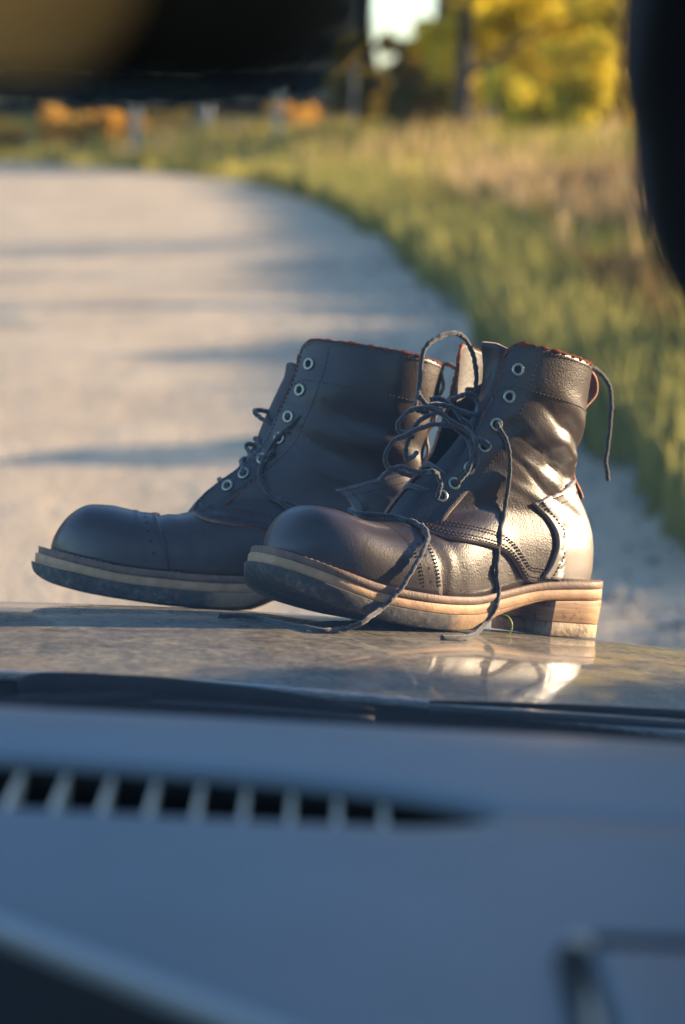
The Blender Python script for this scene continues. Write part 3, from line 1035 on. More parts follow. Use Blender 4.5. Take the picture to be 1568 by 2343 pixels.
def build_dash():
    # panel behind the slot (towards the glass) and panel in front of it; both follow the slot's edges
    xs = np.concatenate([np.linspace(-1.02, -0.2, 40), np.linspace(-0.195, 0.07, 90), np.linspace(0.075, 0.46, 40)])
    V, F = [], []
    def far_edge(x):
        return 1.435 - 0.105 * (x + 0.38) ** 2
    def near_edge(x):
        # the pad runs closer to the seat on the passenger side; the cut runs diagonally
        return np.interp(x, [-1.1, -0.30, -0.19, -0.106, -0.018, 0.03, 0.08, 0.5], [0.939, 0.914, 0.839, 0.758, 0.676, 0.629, 0.56, 0.56])
    sec_n = 0
    rows = []
    for x in xs:
        sw = float(slot_w(x)) + 1e-5
        sy = float(SLOT_Y(x))
        fe, ne = far_edge(x), float(near_edge(x))
        z = lambda y: float(dash_top(x, y))
        a = []
        op = min(1.0, sw / 0.005)          # the lips close to a flush surface beyond the slot's tip
        r = 0.004 * op + 1e-5
        # far panel
        a += [(x, fe, z(fe) - 0.05), (x, fe, z(fe) - 0.006), (x, fe - 0.006, z(fe))]
        for t in np.linspace(0, 1, 22)[1:]:
            y = fe - 0.006 + (sy + sw + r - fe + 0.006) * t
            a.append((x, y, z(y)))
        a += [(x, sy + sw + r * 0.3, z(sy) - r * 0.3), (x, sy + sw, z(sy) - r), (x, sy + sw, z(sy) - r - 0.056 * op)]
        # near panel
        a += [(x, sy - sw, z(sy) - r - 0.056 * op), (x, sy - sw, z(sy) - r), (x, sy - sw - r * 0.3, z(sy) - r * 0.3)]
        lip = 0.009
        ye = ne + lip
        ys0 = sy - sw - r
        if ye > ys0 - 0.01:
            ye = ys0 - 0.01
        for t in np.linspace(0, 1, 14):
            y = ys0 + (ye - ys0) * t
            a.append((x, y, z(y)))
        for q in np.linspace(0, PI / 2, 7)[1:]:
            a.append((x, ye - lip * math.sin(q), z(ye) - lip * (1 - math.cos(q))))
        a.append((x, ye - lip, z(ye) - 0.09))
        a.append((x, ye - lip + 0.02, z(ye) - 0.22))
        rows.append(a)
    P = np.array(rows)
    n, m = P.shape[:2]
    o = mesh_obj('dashboard', (P - CAR_O).reshape(-1, 3), grid_faces(n, m), [M['dash'], M['dash_dark_shade']], car)
    for k, f in enumerate(o.data.polygons):      # shade on the fascia under the pad, put into a darker colour
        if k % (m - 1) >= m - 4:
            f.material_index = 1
    fix_normals(o)
    return o
dash = build_dash()
# pale strip painted as the highlight along the pad's diagonal near edge
_ex = [-0.30, -0.19, -0.106, -0.018, 0.03]
_ey = [0.923, 0.848, 0.767, 0.685, 0.638]
tube('highlight_strip', [cp((x, y - 0.006, float(dash_top(x, y)) - 0.002)) for x, y in zip(_ex, _ey)], 0.0030, M['edge_highlight'], dash, seg=10, sub=8)

# slot floor and fins of the defroster vent
xs = np.linspace(-0.75, 0.0575, 60)
P = np.array([[(x, SLOT_Y(x) + s * (float(slot_w(x)) + 0.004), DZ - 0.055 * x - 0.055) for s in (-1, -0.33, 0.33, 1)] for x in xs])
mesh_obj('vent_well', (P - CAR_O).reshape(-1, 3), grid_faces(60, 4), M['vent_well'], dash)
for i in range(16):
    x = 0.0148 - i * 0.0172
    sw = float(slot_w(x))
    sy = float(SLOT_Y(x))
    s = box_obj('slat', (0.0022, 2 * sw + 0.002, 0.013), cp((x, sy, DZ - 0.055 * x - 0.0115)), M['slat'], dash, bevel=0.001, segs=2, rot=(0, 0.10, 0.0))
for k in (-1, 1):
    P = np.array([[(x, SLOT_Y(x) + k * (float(slot_w(x)) - 0.0009), z) for z in (DZ - 0.055 * x - 0.0045, DZ - 0.055 * x - 0.03, DZ - 0.055 * x - 0.056)] for x in xs])
    mesh_obj('vent_wall', (P - CAR_O).reshape(-1, 3), grid_faces(60, 3), M['vent_well'], dash)
    V = [cp((x, SLOT_Y(x) + k * 0.33 * float(slot_w(x)), DZ - 0.055 * x - 0.018)) for x in np.linspace(-0.75, 0.05, 40)]
    gv, gf = tube_geo(V, 0.0016, 5)
    mesh_obj('vent_bar', gv, gf, M['vent_well'], dash)

# lower console face left of the pad's diagonal edge
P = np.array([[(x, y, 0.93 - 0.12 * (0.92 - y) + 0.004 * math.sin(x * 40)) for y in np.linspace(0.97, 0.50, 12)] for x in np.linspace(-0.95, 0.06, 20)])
sheet('console', P - CAR_O, M['dash_dark_shade'], car, thick=0.006, center=(0, 0, -5))

# airbag panel at lower right: raised rounded lid with a dark seam round it and a satin strip on its left edge
def airbag():
    def rr(x0, x1, y0, y1, r, n=8):
        pts = []
        for (cx, cy, a0) in ((x0 + r, y1 - r, PI), (x1 - r, y1 - r, PI / 2), (x1 - r, y0 + r, 0), (x0 + r, y0 + r, -PI / 2)):
            for k in range(n + 1):
                a = a0 - (PI / 2) * k / n
                pts.append((cx + r * math.cos(a), cy + r * math.sin(a)))
        return pts
    x0, x1, y0, y1 = 0.0705, 0.36, 0.56, 0.758
    def ring(ins, dz):
        return [cp((x, y, float(dash_top(x, y)) + dz)) for x, y in rr(x0 + ins, x1 - ins, y0 + ins, y1 - ins, 0.012 - min(ins, 0.006))]
    V, F = [], []
    rings = [ring(0.0035, -0.004), ring(0.0035, 0.002), ring(0.0055, 0.0045), ring(0.010, 0.0055)]
    n = len(rings[0])
    for r in rings:
        V += r
    F = grid_faces(len(rings), n, closed_v=True)
    F.append(tuple(3 * n + k for k in range(n)))
    fix_normals(mesh_obj('airbag_lid', V, F, M['dash'], dash))
    o = ring(-0.002, 0.0012)
    gv, gf = tube_geo(np.array(o + [o[0]]), 0.0042, 8, cap=False)
    mesh_obj('airbag_seam', gv, gf, M['vent_well'], dash)
    st = [cp((x0 - 0.0005 - 0.0004 * i, y, float(dash_top(x0, y)) + 0.003)) for i, y in enumerate((0.728, 0.70, 0.67, 0.64, 0.60))]
    tube('airbag_trim', st, [0.0018, 0.0026, 0.0026, 0.0026], M['trim'], dash, seg=8, sub=5)
    bm = bmesh.new()
    bmesh.ops.create_uvsphere(bm, u_segments=14, v_segments=8, radius=0.0042)
    bmesh.ops.translate(bm, verts=bm.verts, vec=cp((x0 + 0.002, y1 - 0.004, float(dash_top(x0, y1)) + 0.003)))
    me = bpy.data.meshes.new('airbag_screw')
    bm.to_mesh(me)
    bm.free()
    link('airbag_screw', me, M['trim'], dash)
airbag()

# ------------------------------------------------------------------ rear view mirror
def build_mirror():
    hs = (0.245, 0.058, 0.078)
    o = box_obj('rear_view_mirror', hs, (0, 0, 0), M['pillar'], car, bevel=0.024, segs=6)
    o.location = cp((-0.1125, 0.553, 1.3462))
    o.rotation_euler = (math.radians(5.5), math.radians(2), math.radians(-21))
    pts = []
    hx, hz, r, cx = 0.1045, 0.0345, 0.024, -0.0115
    for (sx, sz, a0) in ((1, 1, 0), (-1, 1, PI / 2), (-1, -1, PI), (1, -1, 1.5 * PI)):
        for k in range(9):
            a = a0 + k * PI / 16
            pts.append((cx + sx * (hx - r) + r * math.cos(a), sz * (hz - r) + r * math.sin(a)))
    n = len(pts)
    V = [(x, -0.0300, z) for x, z in pts] + [(x, -0.0270, z) for x, z in pts]
    F = [tuple(range(n)), tuple(n + k for k in reversed(range(n)))] + [(k, (k + 1) % n, n + (k + 1) % n, n + k) for k in range(n)]
    fix_normals(mesh_obj('mirror_glass', V, F, M['mirror'], o, smooth=False))
    tube('mirror_stalk', [(0.0, 0.015, 0.02), (0.01, 0.03, 0.05), (0.02, 0.03, 0.105)], 0.008, M['pillar'], o)
build_mirror()

# ------------------------------------------------------------------ boots
BS = 1.06                       # boot scale, length and width
BZ = 1.13                       # boot scale, height
cm = 0.01
zw = K([0, .03, .05, .08, .11, .14, .17, .20, .23, .25, .325], [.0480, .0390, .0338, .0275, .0245, .0232, .024, .029, .035, .038, .042])   # welt top
zbot0 = K([0, .004, .015, .03, .05, .08, .11, .14, .17, .20, .23, .25, .325], [.0345, .0275, .0200, .0148, .0098, .0048, .0012, 0, .0010, .0125, .0205, .0245, .029])
sole_k = K([0, .03, .06, .09, .12, .15, .18, .21, .24, .27, .30, .325], [.048, .050, .052, .0545, .0555, .0530, .0475, .0425, .0395, .0395, .0385, .037])

def round_end(t, p=2.2):
    t = np.clip(t, 0, 1)
    return np.sqrt(np.maximum(1 - (1 - t) ** p, 0))

def sole_w(x):
    x = np.asarray(x, float)
    w = sole_k(x) * round_end(x / 0.062)
    return w * np.where(x > 0.287, np.sqrt(np.maximum(1 - np.clip((x - .287) / .038, 0, 1) ** 2.4, 0)), 1)

foot_k = K([.017, .03, .05, .09, .12, .15, .18, .22, .26, .32], [.041, .043, .0445, .0485, .0505, .0495, .0445, .037, .033, .032])
foot_top = K([.017, .03, .045, .060, .075, .088, .10, .12, .137, .16, .20, .26], [.0675, .0725, .0745, .0735, .0705, .0680, .0675, .0700, .0735, .082, .095, .10])
FX0 = .0165

def foot_dims(x):
    x = np.asarray(x, float)
    w = foot_k(x) * round_end((x - FX0) / 0.060, 2.3)
    zb = zw(x) - 0.0012
    h = (foot_top(x) - zb) * (0.02 + 0.98 * round_end((x - FX0) / 0.034, 2.6))
    return w, zb, h

EA, EB = 0.74, 0.80

def foot_pt(x, phi):
    w, zb, h = foot_dims(x)
    c, s = np.cos(phi), np.sin(phi)
    y = w * np.sign(c) * np.abs(c) ** EA * (1 + 0.05 * np.sin(np.minimum(phi, PI - phi) * 2.4))
    z = zb + h * np.abs(s) ** EB
    return np.stack(np.broadcast_arrays(x, y, z), -1)

def foot_y(x, z):
    w, zb, h = foot_dims(x)
    q = np.clip((z - zb) / np.maximum(h, 1e-5), 0, 1) ** (1 / EB)
    ph = np.arcsin(np.clip(q, 0, 1))
    c = np.cos(ph)
    return w * np.maximum(c, 0) ** EA * (1 + 0.05 * np.sin(ph * 2.4))

class Boot:
    def __init__(s, name, label, yaw, ball, cfg):
        s.cfg = cfg
        s.root = empty(name, label, 'boot', (0, 0, 0), 'pair of boots on the hood')
        s.place(yaw, ball)
        s.xb = K([.035, .05, .07, .09, .108, .125, .15, .175, .215], cfg['xb'])
        s.xe = K([.04, .066, .078, .094, .108, .125, .143, .165, .187, .206], cfg['xe'])
        s.W = K([.035, .06, .085, .11, .14, .175, .21], cfg['W'])
        s.gap = cfg['gap']
        s.build()

    def place(s, yaw, ball):
        # stand the sole on the hood: ball and heel both touch
        bx, by = ball
        BX = s.cfg.get('len', BS)
        c, sn = math.cos(yaw), math.sin(yaw)
        # local point (x,y,z) -> world, x axis runs toe -> heel
        hb = np.array([bx + c * .168 * BX, by + sn * .168 * BX])
        zb, zh = float(hood_z(bx, by)), float(hood_z(hb[0], hb[1]))
        pitch = math.atan2(zb - zh, .168 * BX)
        # roll from the hood's slope across the boot
        nx, ny = -sn, c
        e = 0.03
        mz = lambda a, b: float(hood_z(a, b))
        mx, my = (bx + hb[0]) / 2, (by + hb[1]) / 2
        roll = math.atan2(mz(mx + nx * e, my + ny * e) - mz(mx - nx * e, my - ny * e), 2 * e)
        R = Matrix.Rotation(yaw, 3, 'Z') @ Matrix.Rotation(pitch, 3, 'Y') @ Matrix.Rotation(roll, 3, 'X')
        piv = Vector((.125, 0, 0)) * BX
        loc = Vector((bx, by, zb + 0.0012)) - R @ piv
        s.root.matrix_world = Matrix.Translation(loc) @ R.to_4x4() @ Matrix.Diagonal((BX, BS, BZ, 1))
        s.MW = s.root.matrix_world.copy()

    # shaft surface; sgn = -1 near side, +1 far side ; a = angle from the back (0) to the closed front (pi)
    def shaft(s, sgn, a, z):
        z = np.asarray(z, float)
        xb = s.xb(z)
        xf = s.xe(z) - s.gap(z)
        q = (1 - np.cos(a)) / 2
        x = xb + (xf - xb) * q
        ye = s.W(z) * np.sin(a) ** 0.92
        yf = foot_y(x, z) + 0.0016
        k = 500.0
        y = np.log(np.exp(k * ye) + np.exp(k * yf) * (x < 0.262) + 1e-9) / k
        y = np.where(x >= 0.262, ye, y)
        y = np.where(ye > yf + .012, ye, y)
        d = s.cfg['fold'](sgn, a, z, x)
        x = x + d * (-np.cos(a)) * -1
        y = y + d * np.sin(a)
        return np.stack(np.broadcast_arrays(x, sgn * y, z), -1)

    def a_edge(s, z):
        xb, xe = s.xb(z), s.xe(z)
        xf = xe - s.gap(z)
        return np.arccos(np.clip(1 - 2 * (xe - xb) / (xf - xb), -1, 1))

    def ztop(s, t):
        z = s.cfg['zt'][0] + (s.cfg['zt'][1] - s.cfg['zt'][0]) * t
        r = np.clip((t - .87) / .13, 0, 1)
        return z - 0.014 * (1 - np.sqrt(np.maximum(1 - r * r, 0)))

    def zlow(s, t):
        # lower edge of the quarter: sits on the welt at the back, sweeps up in an arc to the front corner
        return ZLOW(t)

    def quarter_pt(s, sgn, t, r):
        t, r = np.asarray(t, float), np.asarray(r, float)
        zl, zt = s.zlow(t), s.ztop(t)
        z = zl + (zt - zl) * r
        ae = s.a_edge(z)
        return s.shaft(sgn, t * ae, z)

    def dashes(s, path, nrm, length=0.0024, gap=0.0011, th=0.00085, acc=None):
        th = th * 0.5
        d = np.r_[0, np.cumsum(np.linalg.norm(np.diff(path, axis=0), axis=1))]
        pos = 0.0
        while pos + length < d[-1]:
            a = np.array([np.interp(pos, d, path[:, k]) for k in range(3)])
            b = np.array([np.interp(pos + length, d, path[:, k]) for k in range(3)])
            n = np.array([np.interp(pos + length / 2, d, nrm[:, k]) for k in range(3)])
            n /= max(np.linalg.norm(n), 1e-9)
            tdir = (b - a) / max(np.linalg.norm(b - a), 1e-9)
            w = np.cross(tdir, n) * th * 0.6
            base = len(acc[0])
            up = n * th
            acc[0].extend([a - w - up * .4, a + w - up * .4, b + w - up * .4, b - w - up * .4,
                           a * .75 + b * .25 - w * .6 + up, a * .75 + b * .25 + w * .6 + up, a * .25 + b * .75 + w * .6 + up, a * .25 + b * .75 - w * .6 + up])
            for f in ((0, 1, 5, 4), (1, 2, 6, 5), (2, 3, 7, 6), (3, 0, 4, 7), (4, 5, 6, 7)):
                acc[1].append(tuple(base + i for i in f))
            pos += length + gap

    def line_on(s, fn, off=0.0):
        # fn(u)->(point) sampled with normals by offsetting two parameters
        pass

    def build(s):
        root = s.root
        cfg = s.cfg
        # ---- sole layers
        xs = 0.1625 - 0.1625 * np.cos(np.linspace(0, PI, 64))
        xs[-1] -= 1e-4
        def layer(name, top, bot, ins_t, ins_b, mat, x0=0.0, x1=0.325, dome=0.0, wt=sole_w, rough=0.0):
            q = (1 - np.cos(np.linspace(0, PI, 64))) / 2
            X = x0 + (x1 - x0) * q
            seq = []
            for (f, ins) in ((0.0, 0.0005), (0.06, 0.0001), (0.5, 0), (0.94, 0.0001), (1.0, 0.0005)):
                z = top(X) + (bot(X) - top(X)) * f
                w = np.maximum(wt(X) - ins - (ins_t + (ins_b - ins_t) * f), 0.0004)
                seq.append((w, z))
            V = []
            ny = 7
            ring = 2 * len(seq)
            # closed cross-section loop per x: left side down, bottom across, right side up, top across
            n_loop = None
            for i, x in enumerate(X):
                loop = []
                for (w, z) in seq:
                    loop.append((x, -w[i], z[i]))
                wb, zb = seq[-1]
                for k in range(1, ny):
                    loop.append((x, -wb[i] + 2 * wb[i] * k / ny, zb[i] - dome * math.sin(PI * k / ny)))
                for (w, z) in reversed(seq):
                    loop.append((x, w[i], z[i]))
                w0, z0 = seq[0]
                for k in range(1, ny):
                    loop.append((x, w0[i] - 2 * w0[i] * k / ny, z0[i]))
                n_loop = len(loop)
                V += loop
            F = grid_faces(len(X), n_loop, closed_v=True)
            F.append(tuple(range(n_loop)))
            F.append(tuple((len(X) - 1) * n_loop + k for k in reversed(range(n_loop))))
            return fix_normals(mesh_obj(name, V, F, mat, root))
        zbot = lambda x: np.minimum(zbot0(x), zw(x) - 0.0135)
        toe_in = lambda d: (lambda x: sole_w(np.where(x < .15, np.maximum(x - d, 0) * .15 / (.15 - d), x)))
        layer('welt', lambda x: zw(x), lambda x: zw(x) - 0.0053, 0.0006, 0.0002, M['welt'], x0=.0052, wt=toe_in(.0050))
        layer('midsole', lambda x: zw(x) - 0.0054, lambda x: zw(x) - 0.0122, 0.0010, 0.0006, M['midsole'], x0=.0030, wt=toe_in(.0028))
        layer('outsole', lambda x: zw(x) - 0.0124, zbot, 0.0002, 0.0026, M['outsole'], dome=0.0008)
        hz = lambda x: np.minimum(zbot0(x), zw(x) - 0.0135) - 0.0003
        def heel_w(x):
            return sole_w(x)
        layer('heel', hz, lambda x: 0.0100 + 0 * x, 0.0004, 0.0030, M['heel'], x0=.257, x1=.3240)
        layer('heel_lift', lambda x: 0.0098 + 0 * x, lambda x: 0 * x, 0.0030, 0.0040, M['heel_lift'], x0=.2575, x1=.3215)
        # welt stitches
        acc = ([], [])
        for sg in (-1, 1):
            X = (1 - np.cos(np.linspace(0.50, PI * 0.93, 160))) / 2 * 0.325
            p = np.stack([X, sg * np.maximum(sole_w(X) - 0.0050, 0.001), zw(X) + 0.0002], 1)
            s.dashes(p, np.tile([0, 0, 1.0], (len(X), 1)), 0.0032, 0.0016, 0.0006, acc)
        o = mesh_obj('welt_stitching', acc[0], acc[1], M['welt_thread'], root)
        o['kind'] = 'stuff'
        # ---- vamp
        u = np.linspace(0.0, 1, 70)
        X = FX0 + (0.262 - FX0) * u ** 1.6
        ph = np.linspace(0.0, PI, 49)
        XX, PH = np.meshgrid(X, ph, indexing='ij')
        P = foot_pt(XX, PH)
        # walking creases behind the cap
        cr = cfg.get('crease', 0.0)
        for cx, amp in ((.118, 1.0), (.126, -.9), (.134, .8), (.143, -.6)):
            wob = cx + 0.010 * np.cos(PH * 2) + 0.003 * np.sin(PH * 7 + cx * 300)
            P[..., 2] += cr * amp * np.exp(-((XX - wob) / .0035) ** 2) * np.sin(PH)
            P[..., 1] += cr * amp * np.exp(-((XX - wob) / .0035) ** 2) * np.cos(PH)
        sheet('vamp', P, [M['leather'], M['lining'], M['raw_edge']], root, thick=0.002, center=(.14, 0, .03), mo=(1, 2))
        # ---- toe cap
        seam = lambda p: 0.099 + cfg.get('cap', 0) + 0.017 * (1 - np.sin(p)) ** 0.9
        U, PH = np.meshgrid(np.linspace(0.0, 1, 46) ** 1.6, np.linspace(0.0, PI, 61), indexing='ij')
        XX = FX0 + (seam(PH) - FX0) * U
        P = foot_pt(XX, PH)
        sheet('toe_cap', P, [M['cap_leather'], M['lining'], M['raw_edge']], root, thick=0.0016, offset=0.0018, center=(.09, 0, .03), mo=(1, 2))
        # ---- stitching and perforations on the cap
        acc = ([], [])
        php = np.linspace(0.06, PI - 0.06, 120)
        def foot_line(xfun, off):
            x = xfun(php)
            p = foot_pt(x, php)
            e = 1e-3
            n = np.cross(foot_pt(x + e, php) - p, foot_pt(x, php + e) - p)
            n /= np.linalg.norm(n, axis=1, keepdims=True)
            if (n[:, 2]).sum() < 0:
                n = -n
            return p + n * off, n
        for dx in (-.0022, -.0042, -.0175, -.0195):
            p, n = foot_line(lambda q: seam(q) + dx, 0.0019)
            s.dashes(p, n, 0.0017, 0.0009, 0.0008, acc)
        hol = ([], [])
        p, n = foot_line(lambda q: seam(q) - .0105, 0.00185)
        d = np.r_[0, np.cumsum(np.linalg.norm(np.diff(p, axis=0), axis=1))]
        for pos in np.arange(0.006, d[-1] - 0.004, 0.0095):
            c0 = np.array([np.interp(pos, d, p[:, k]) for k in range(3)])
            nn = np.array([np.interp(pos, d, n[:, k]) for k in range(3)])
            nn /= np.linalg.norm(nn)
            t1 = np.cross(nn, [0.3, 0.1, 1]); t1 /= np.linalg.norm(t1)
            t2 = np.cross(nn, t1)
            b = len(hol[0])
            for k in range(8):
                a = k * PI / 4
                hol[0].append(c0 + (t1 * math.cos(a) + t2 * math.sin(a)) * 0.0012 + nn * 0.0001)
            hol[1].append(tuple(range(b, b + 8)))
        o = mesh_obj('perforation', hol[0], hol[1], M['dark_hole'], root, smooth=False)
        o['kind'] = 'stuff'
        # ---- quarters
        T, R = np.meshgrid(np.linspace(0, 1, 90), np.linspace(0, 1, 70), indexing='ij')
        for sg in (-1, 1):
            P = s.quarter_pt(sg, T, R)
            c0 = (s.cfg['xe0'], 0, .1)
            N = grid_normals(P)
            sheet('quarter', P, [M['leather'], M['lining'], M['raw_edge']], root, thick=0.0024, offset=0.0008, center=(.26, 0, .09), mo=(1, 2))
            # fuzzy raw edge along the top of the collar, turning down the front
            tt = np.linspace(0.0, .999, 60)
            pe = s.quarter_pt(sg, tt, np.ones(60))
            pf = s.quarter_pt(sg, np.full(24, .999), np.linspace(.995, .55, 24))
            pth = np.concatenate([pe, pf])
            jit = 1 + 0.35 * rng.standard_normal(len(pth))
            ev, ef = tube_geo(pth, .00125 * np.clip(jit, .5, 1.8), 6)
            mesh_obj('collar_edge', ev, ef, M['suede_edge'], root)
            # stitch lines
            def qline(ts, rs_, off=0.0011):
                p = s.quarter_pt(sg, ts, rs_)
                e = 2e-3
                n = np.cross(s.quarter_pt(sg, np.clip(ts + e, 0, 1), rs_) - s.quarter_pt(sg, np.clip(ts - e, 0, 1), rs_),
                             s.quarter_pt(sg, ts, np.clip(rs_ + e, 0, 1)) - s.quarter_pt(sg, ts, np.clip(rs_ - e, 0, 1)))
                l = np.linalg.norm(n, axis=1, keepdims=True)
                n = n / np.maximum(l, 1e-12)
                if (n[:, 1]).sum() * sg < 0:
                    n = -n
                return p + n * off, n
            tt = np.linspace(0.02, .985, 150)
            span = s.ztop(tt) - s.zlow(tt)
            for dz in (.0028,):
                s.dashes(*qline(tt, 1 - dz / span), 0.0024, 0.0012, 0.0009, acc)
            s.dashes(*qline(tt, 1 - (.030 + .004 * (1 - tt)) / span), 0.0024, 0.0012, 0.0009, acc)
            tl = np.linspace(.30, .985, 150)
            spl = s.ztop(tl) - s.zlow(tl)
            for dz in (.0022, .0042, .0085, .0105):
                s.dashes(*qline(tl, dz / spl), 0.0022, 0.0010, 0.0010, acc)
            rr = np.linspace(.02, .98, 120)
            s.dashes(*qline(0 * rr + .982, rr), 0.0024, 0.0012, 0.0009, acc)
            # line behind the eyelets, curving forward at its foot
            rr = np.linspace(.10, .99, 120)
            s.dashes(*qline(.80 + .10 * np.clip(1 - rr / .5, 0, 1) ** 1.5, rr), 0.0024, 0.0012, 0.0009, acc)
        o = mesh_obj('stitching', acc[0], acc[1], M['thread'], root)
        o['kind'] = 'stuff'
        # ---- heel counter
        I, J = np.meshgrid(np.linspace(-1, 1, 81), np.linspace(0, 1, 30), indexing='ij')
        ztc = .114 - .022 * np.abs(I) ** 1.6
        zlc = .0400
        Z = zlc + (ztc - zlc) * J
        dist = K([0, .25, .5, .8, 1.0], [.074, .066, .061, .064, .074])(J)      # how far it reaches forward from the heel's back
        xbz = s.xb(Z)
        xfz = s.xe(Z) - s.gap(Z)
        amax = np.arccos(np.clip(1 - 2 * dist / (xbz - xfz), -1, 1))
        A = np.abs(I) * amax
        Pn = s.shaft(-1, A, Z)
        Pf = s.shaft(1, A, Z)
        P = np.where((I < 0)[..., None], Pn, Pf)
        sheet('heel_counter', P, [M['counter_leather'], M['lining'], M['raw_edge']], root, thick=0.0020, offset=0.0028, center=(.27, 0, .07), mo=(1, 2))
        acc = ([], [])
        for ii, off in ((3, 0), (77, 0)):
            N = grid_normals(P)
            if ((P - np.array([.27, 0, .07])) * N).sum() < 0:
                N = -N
            s.dashes(P[ii] + N[ii] * .0030, N[ii], 0.0022, 0.0010, 0.0010, acc)
        for jj in (28, 26):
            s.dashes(P[:, jj] + N[:, jj] * .0030, N[:, jj], 0.0022, 0.0010, 0.0010, acc)
        o = mesh_obj('counter_stitching', acc[0], acc[1], M['thread'], root)
        o['kind'] = 'stuff'
        # ---- back strap and pull loop
        zz = np.linspace(.100, .186, 24)
        rows = []
        for yy in np.linspace(-.009, .009, 7):
            rows.append([(float(s.xb(z)) + .0032 + 0.0018 * math.sin(z * 260) - 40 * yy * yy * .25, yy, z) for z in zz])
        sheet('back_strap', np.array(rows), [M['leather'], M['lining'], M['raw_edge']], root, thick=0.002, center=(.25, 0, .14), mo=(1, 2))
        zt0 = s.cfg['zt'][0]
        xbt = float(s.xb(zt0))
        lp = catmull([(xbt - .006, 0, zt0 - .022), (xbt - .004, 0, zt0 - .002), (xbt + .004, 0, zt0 + .004), (xbt + .014, 0, zt0 - .002), (xbt + .016, 0, zt0 - .014), (xbt + .005, 0, zt0 - .026), (xbt + .0035, 0, zt0 - .034)], 5)
        rows = [[(p[0], yy, p[2]) for p in lp] for yy in np.linspace(-.008, .008, 5)]
        sheet('pull_loop', np.array(rows), [M['leather'], M['raw_edge'], M['raw_edge']], root, thick=0.0018, center=(xbt + .003, 0, zt0 - .012), mo=(1, 2))
        # ---- tongue
        tz = cfg.get('tongue_top', .212)
        Yg, Zg = np.meshgrid(np.linspace(-1, 1, 31), np.linspace(0, 1, 40), indexing='ij')
        z = .0665 + (tz - .0665) * Zg
        half = .030 + (cfg.get('tongue_w', .030) - .030) * Zg
        xt = s.xe(np.minimum(z, .2)) + .004 - .003 * Zg - cfg.get('tongue_fw', 0) * np.sin(PI * np.clip((Zg - .25) / 1.1, 0, 1))
        bx = cfg.get('tongue_dx', 0.0) * np.clip((Zg - .7) / .3, 0, 1) ** 2
        x = xt + bx + .020 * Yg ** 2 - .006 * (1 - Yg ** 2) + .0022 * np.sin(Yg * 7 + Zg * 9) * Zg
        z2 = z - .010 * np.abs(Yg) ** 3 * Zg
        P = np.stack([x, Yg * half, z2], 2)
        sheet('tongue', P, [M['tongue'], M['lining'], M['raw_edge']], root, thick=0.0024, center=(.26, 0, .14), mo=(1, 2))
        # ---- eyelets
        s.eyes = {-1: [], 1: []}
        first = None
        for sg in (-1, 1):
            for z in EYZ:
                ae = float(s.a_edge(z))
                # 1.1 cm behind the edge, measured along the surface
                a = ae
                p_edge = s.shaft(sg, ae, z)
                while np.linalg.norm(s.shaft(sg, a, z) - p_edge) < .0125 and a > .5:
                    a -= .01
                p = s.shaft(sg, a, z)
                e = 1e-3
                n = np.cross(s.shaft(sg, a + e, z) - p, s.shaft(sg, a, z + e) - p)
                n /= np.linalg.norm(n)
                if n[1] * sg < 0:
                    n = -n
                s.eyes[sg].append((p, n))
                if first is None:
                    ring, rad = [], []
                    V = []
                    for i in range(24):
                        A0 = 2 * PI * i / 24
                        for k in range(8):
                            B = 2 * PI * k / 8
                            r = .0037 + .00125 * math.cos(B)
                            V.append((r * math.cos(A0), r * math.sin(A0), .0009 * math.sin(B) + .0006))
                    me_o = mesh_obj('eyelet', V, grid_faces(24, 8, True, True), M['eyelet'], root)
                    fix_normals(me_o)
                    # the dark barrel of the eyelet
                    ang = np.linspace(0, 2 * PI, 17)[:-1]
                    hv = [(.0029 * math.cos(q), .0029 * math.sin(q), .0005) for q in ang]
                    ho = mesh_obj('eyelet_hole', hv, [tuple(range(16))], M['dark_hole'], me_o, smooth=False)
                    first = (me_o, ho)
                    eo = me_o
                else:
                    eo = first[0].copy()
                    C.objects.link(eo)
                    eo.parent = root
                    h2 = first[1].copy()
                    C.objects.link(h2)
                    h2.parent = eo
                q = Vector(n).to_track_quat('Z', 'Y')
                eo.matrix_local = Matrix.Translation(Vector(p + n * .0010)) @ q.to_matrix().to_4x4()
        # ---- the toe of each boot is curled a little differently by wear
        k = cfg.get('curl', 0.0)
        if k:
            for o in root.children:
                if o.type == 'MESH' and not o.name.startswith('eyelet'):
                    co = np.zeros(len(o.data.vertices) * 3)
                    o.data.vertices.foreach_get('co', co)
                    co = co.reshape(-1, 3)
                    co[:, 2] += k * np.clip((.13 - co[:, 0]) / .13, 0, None) ** 1.6
                    o.data.vertices.foreach_set('co', co.reshape(-1))
        # ---- laces
        for pts in cfg['laces'](s):
            pth = catmull(pts, 8)
            n = len(pth)
            jt = np.cumsum(rng.standard_normal((n, 3)), axis=0) * .00022
            jt = jt - np.linspace(0, 1, n)[:, None] * jt[-1]
            rr = .0018 * (1 + .10 * np.sin(np.arange(n) * 2.1) + .06 * rng.standard_normal(n))
            lv, lf = tube_geo(pth + jt, rr, 8)
            mesh_obj('shoelace', lv, lf, M['lace'], root)

ZLOW = K([0, .30, .44, .52, .555, .59, .63, .68, .76, .84, .92, .97, 1.0], [.0400, .0385, .036, .0365, .0425, .0505, .0560, .0590, .0610, .0625, .0660, .0710, .0850])
EYZ = [.0905, .1000, .1120, .1280, .1440, .1640, .1835]

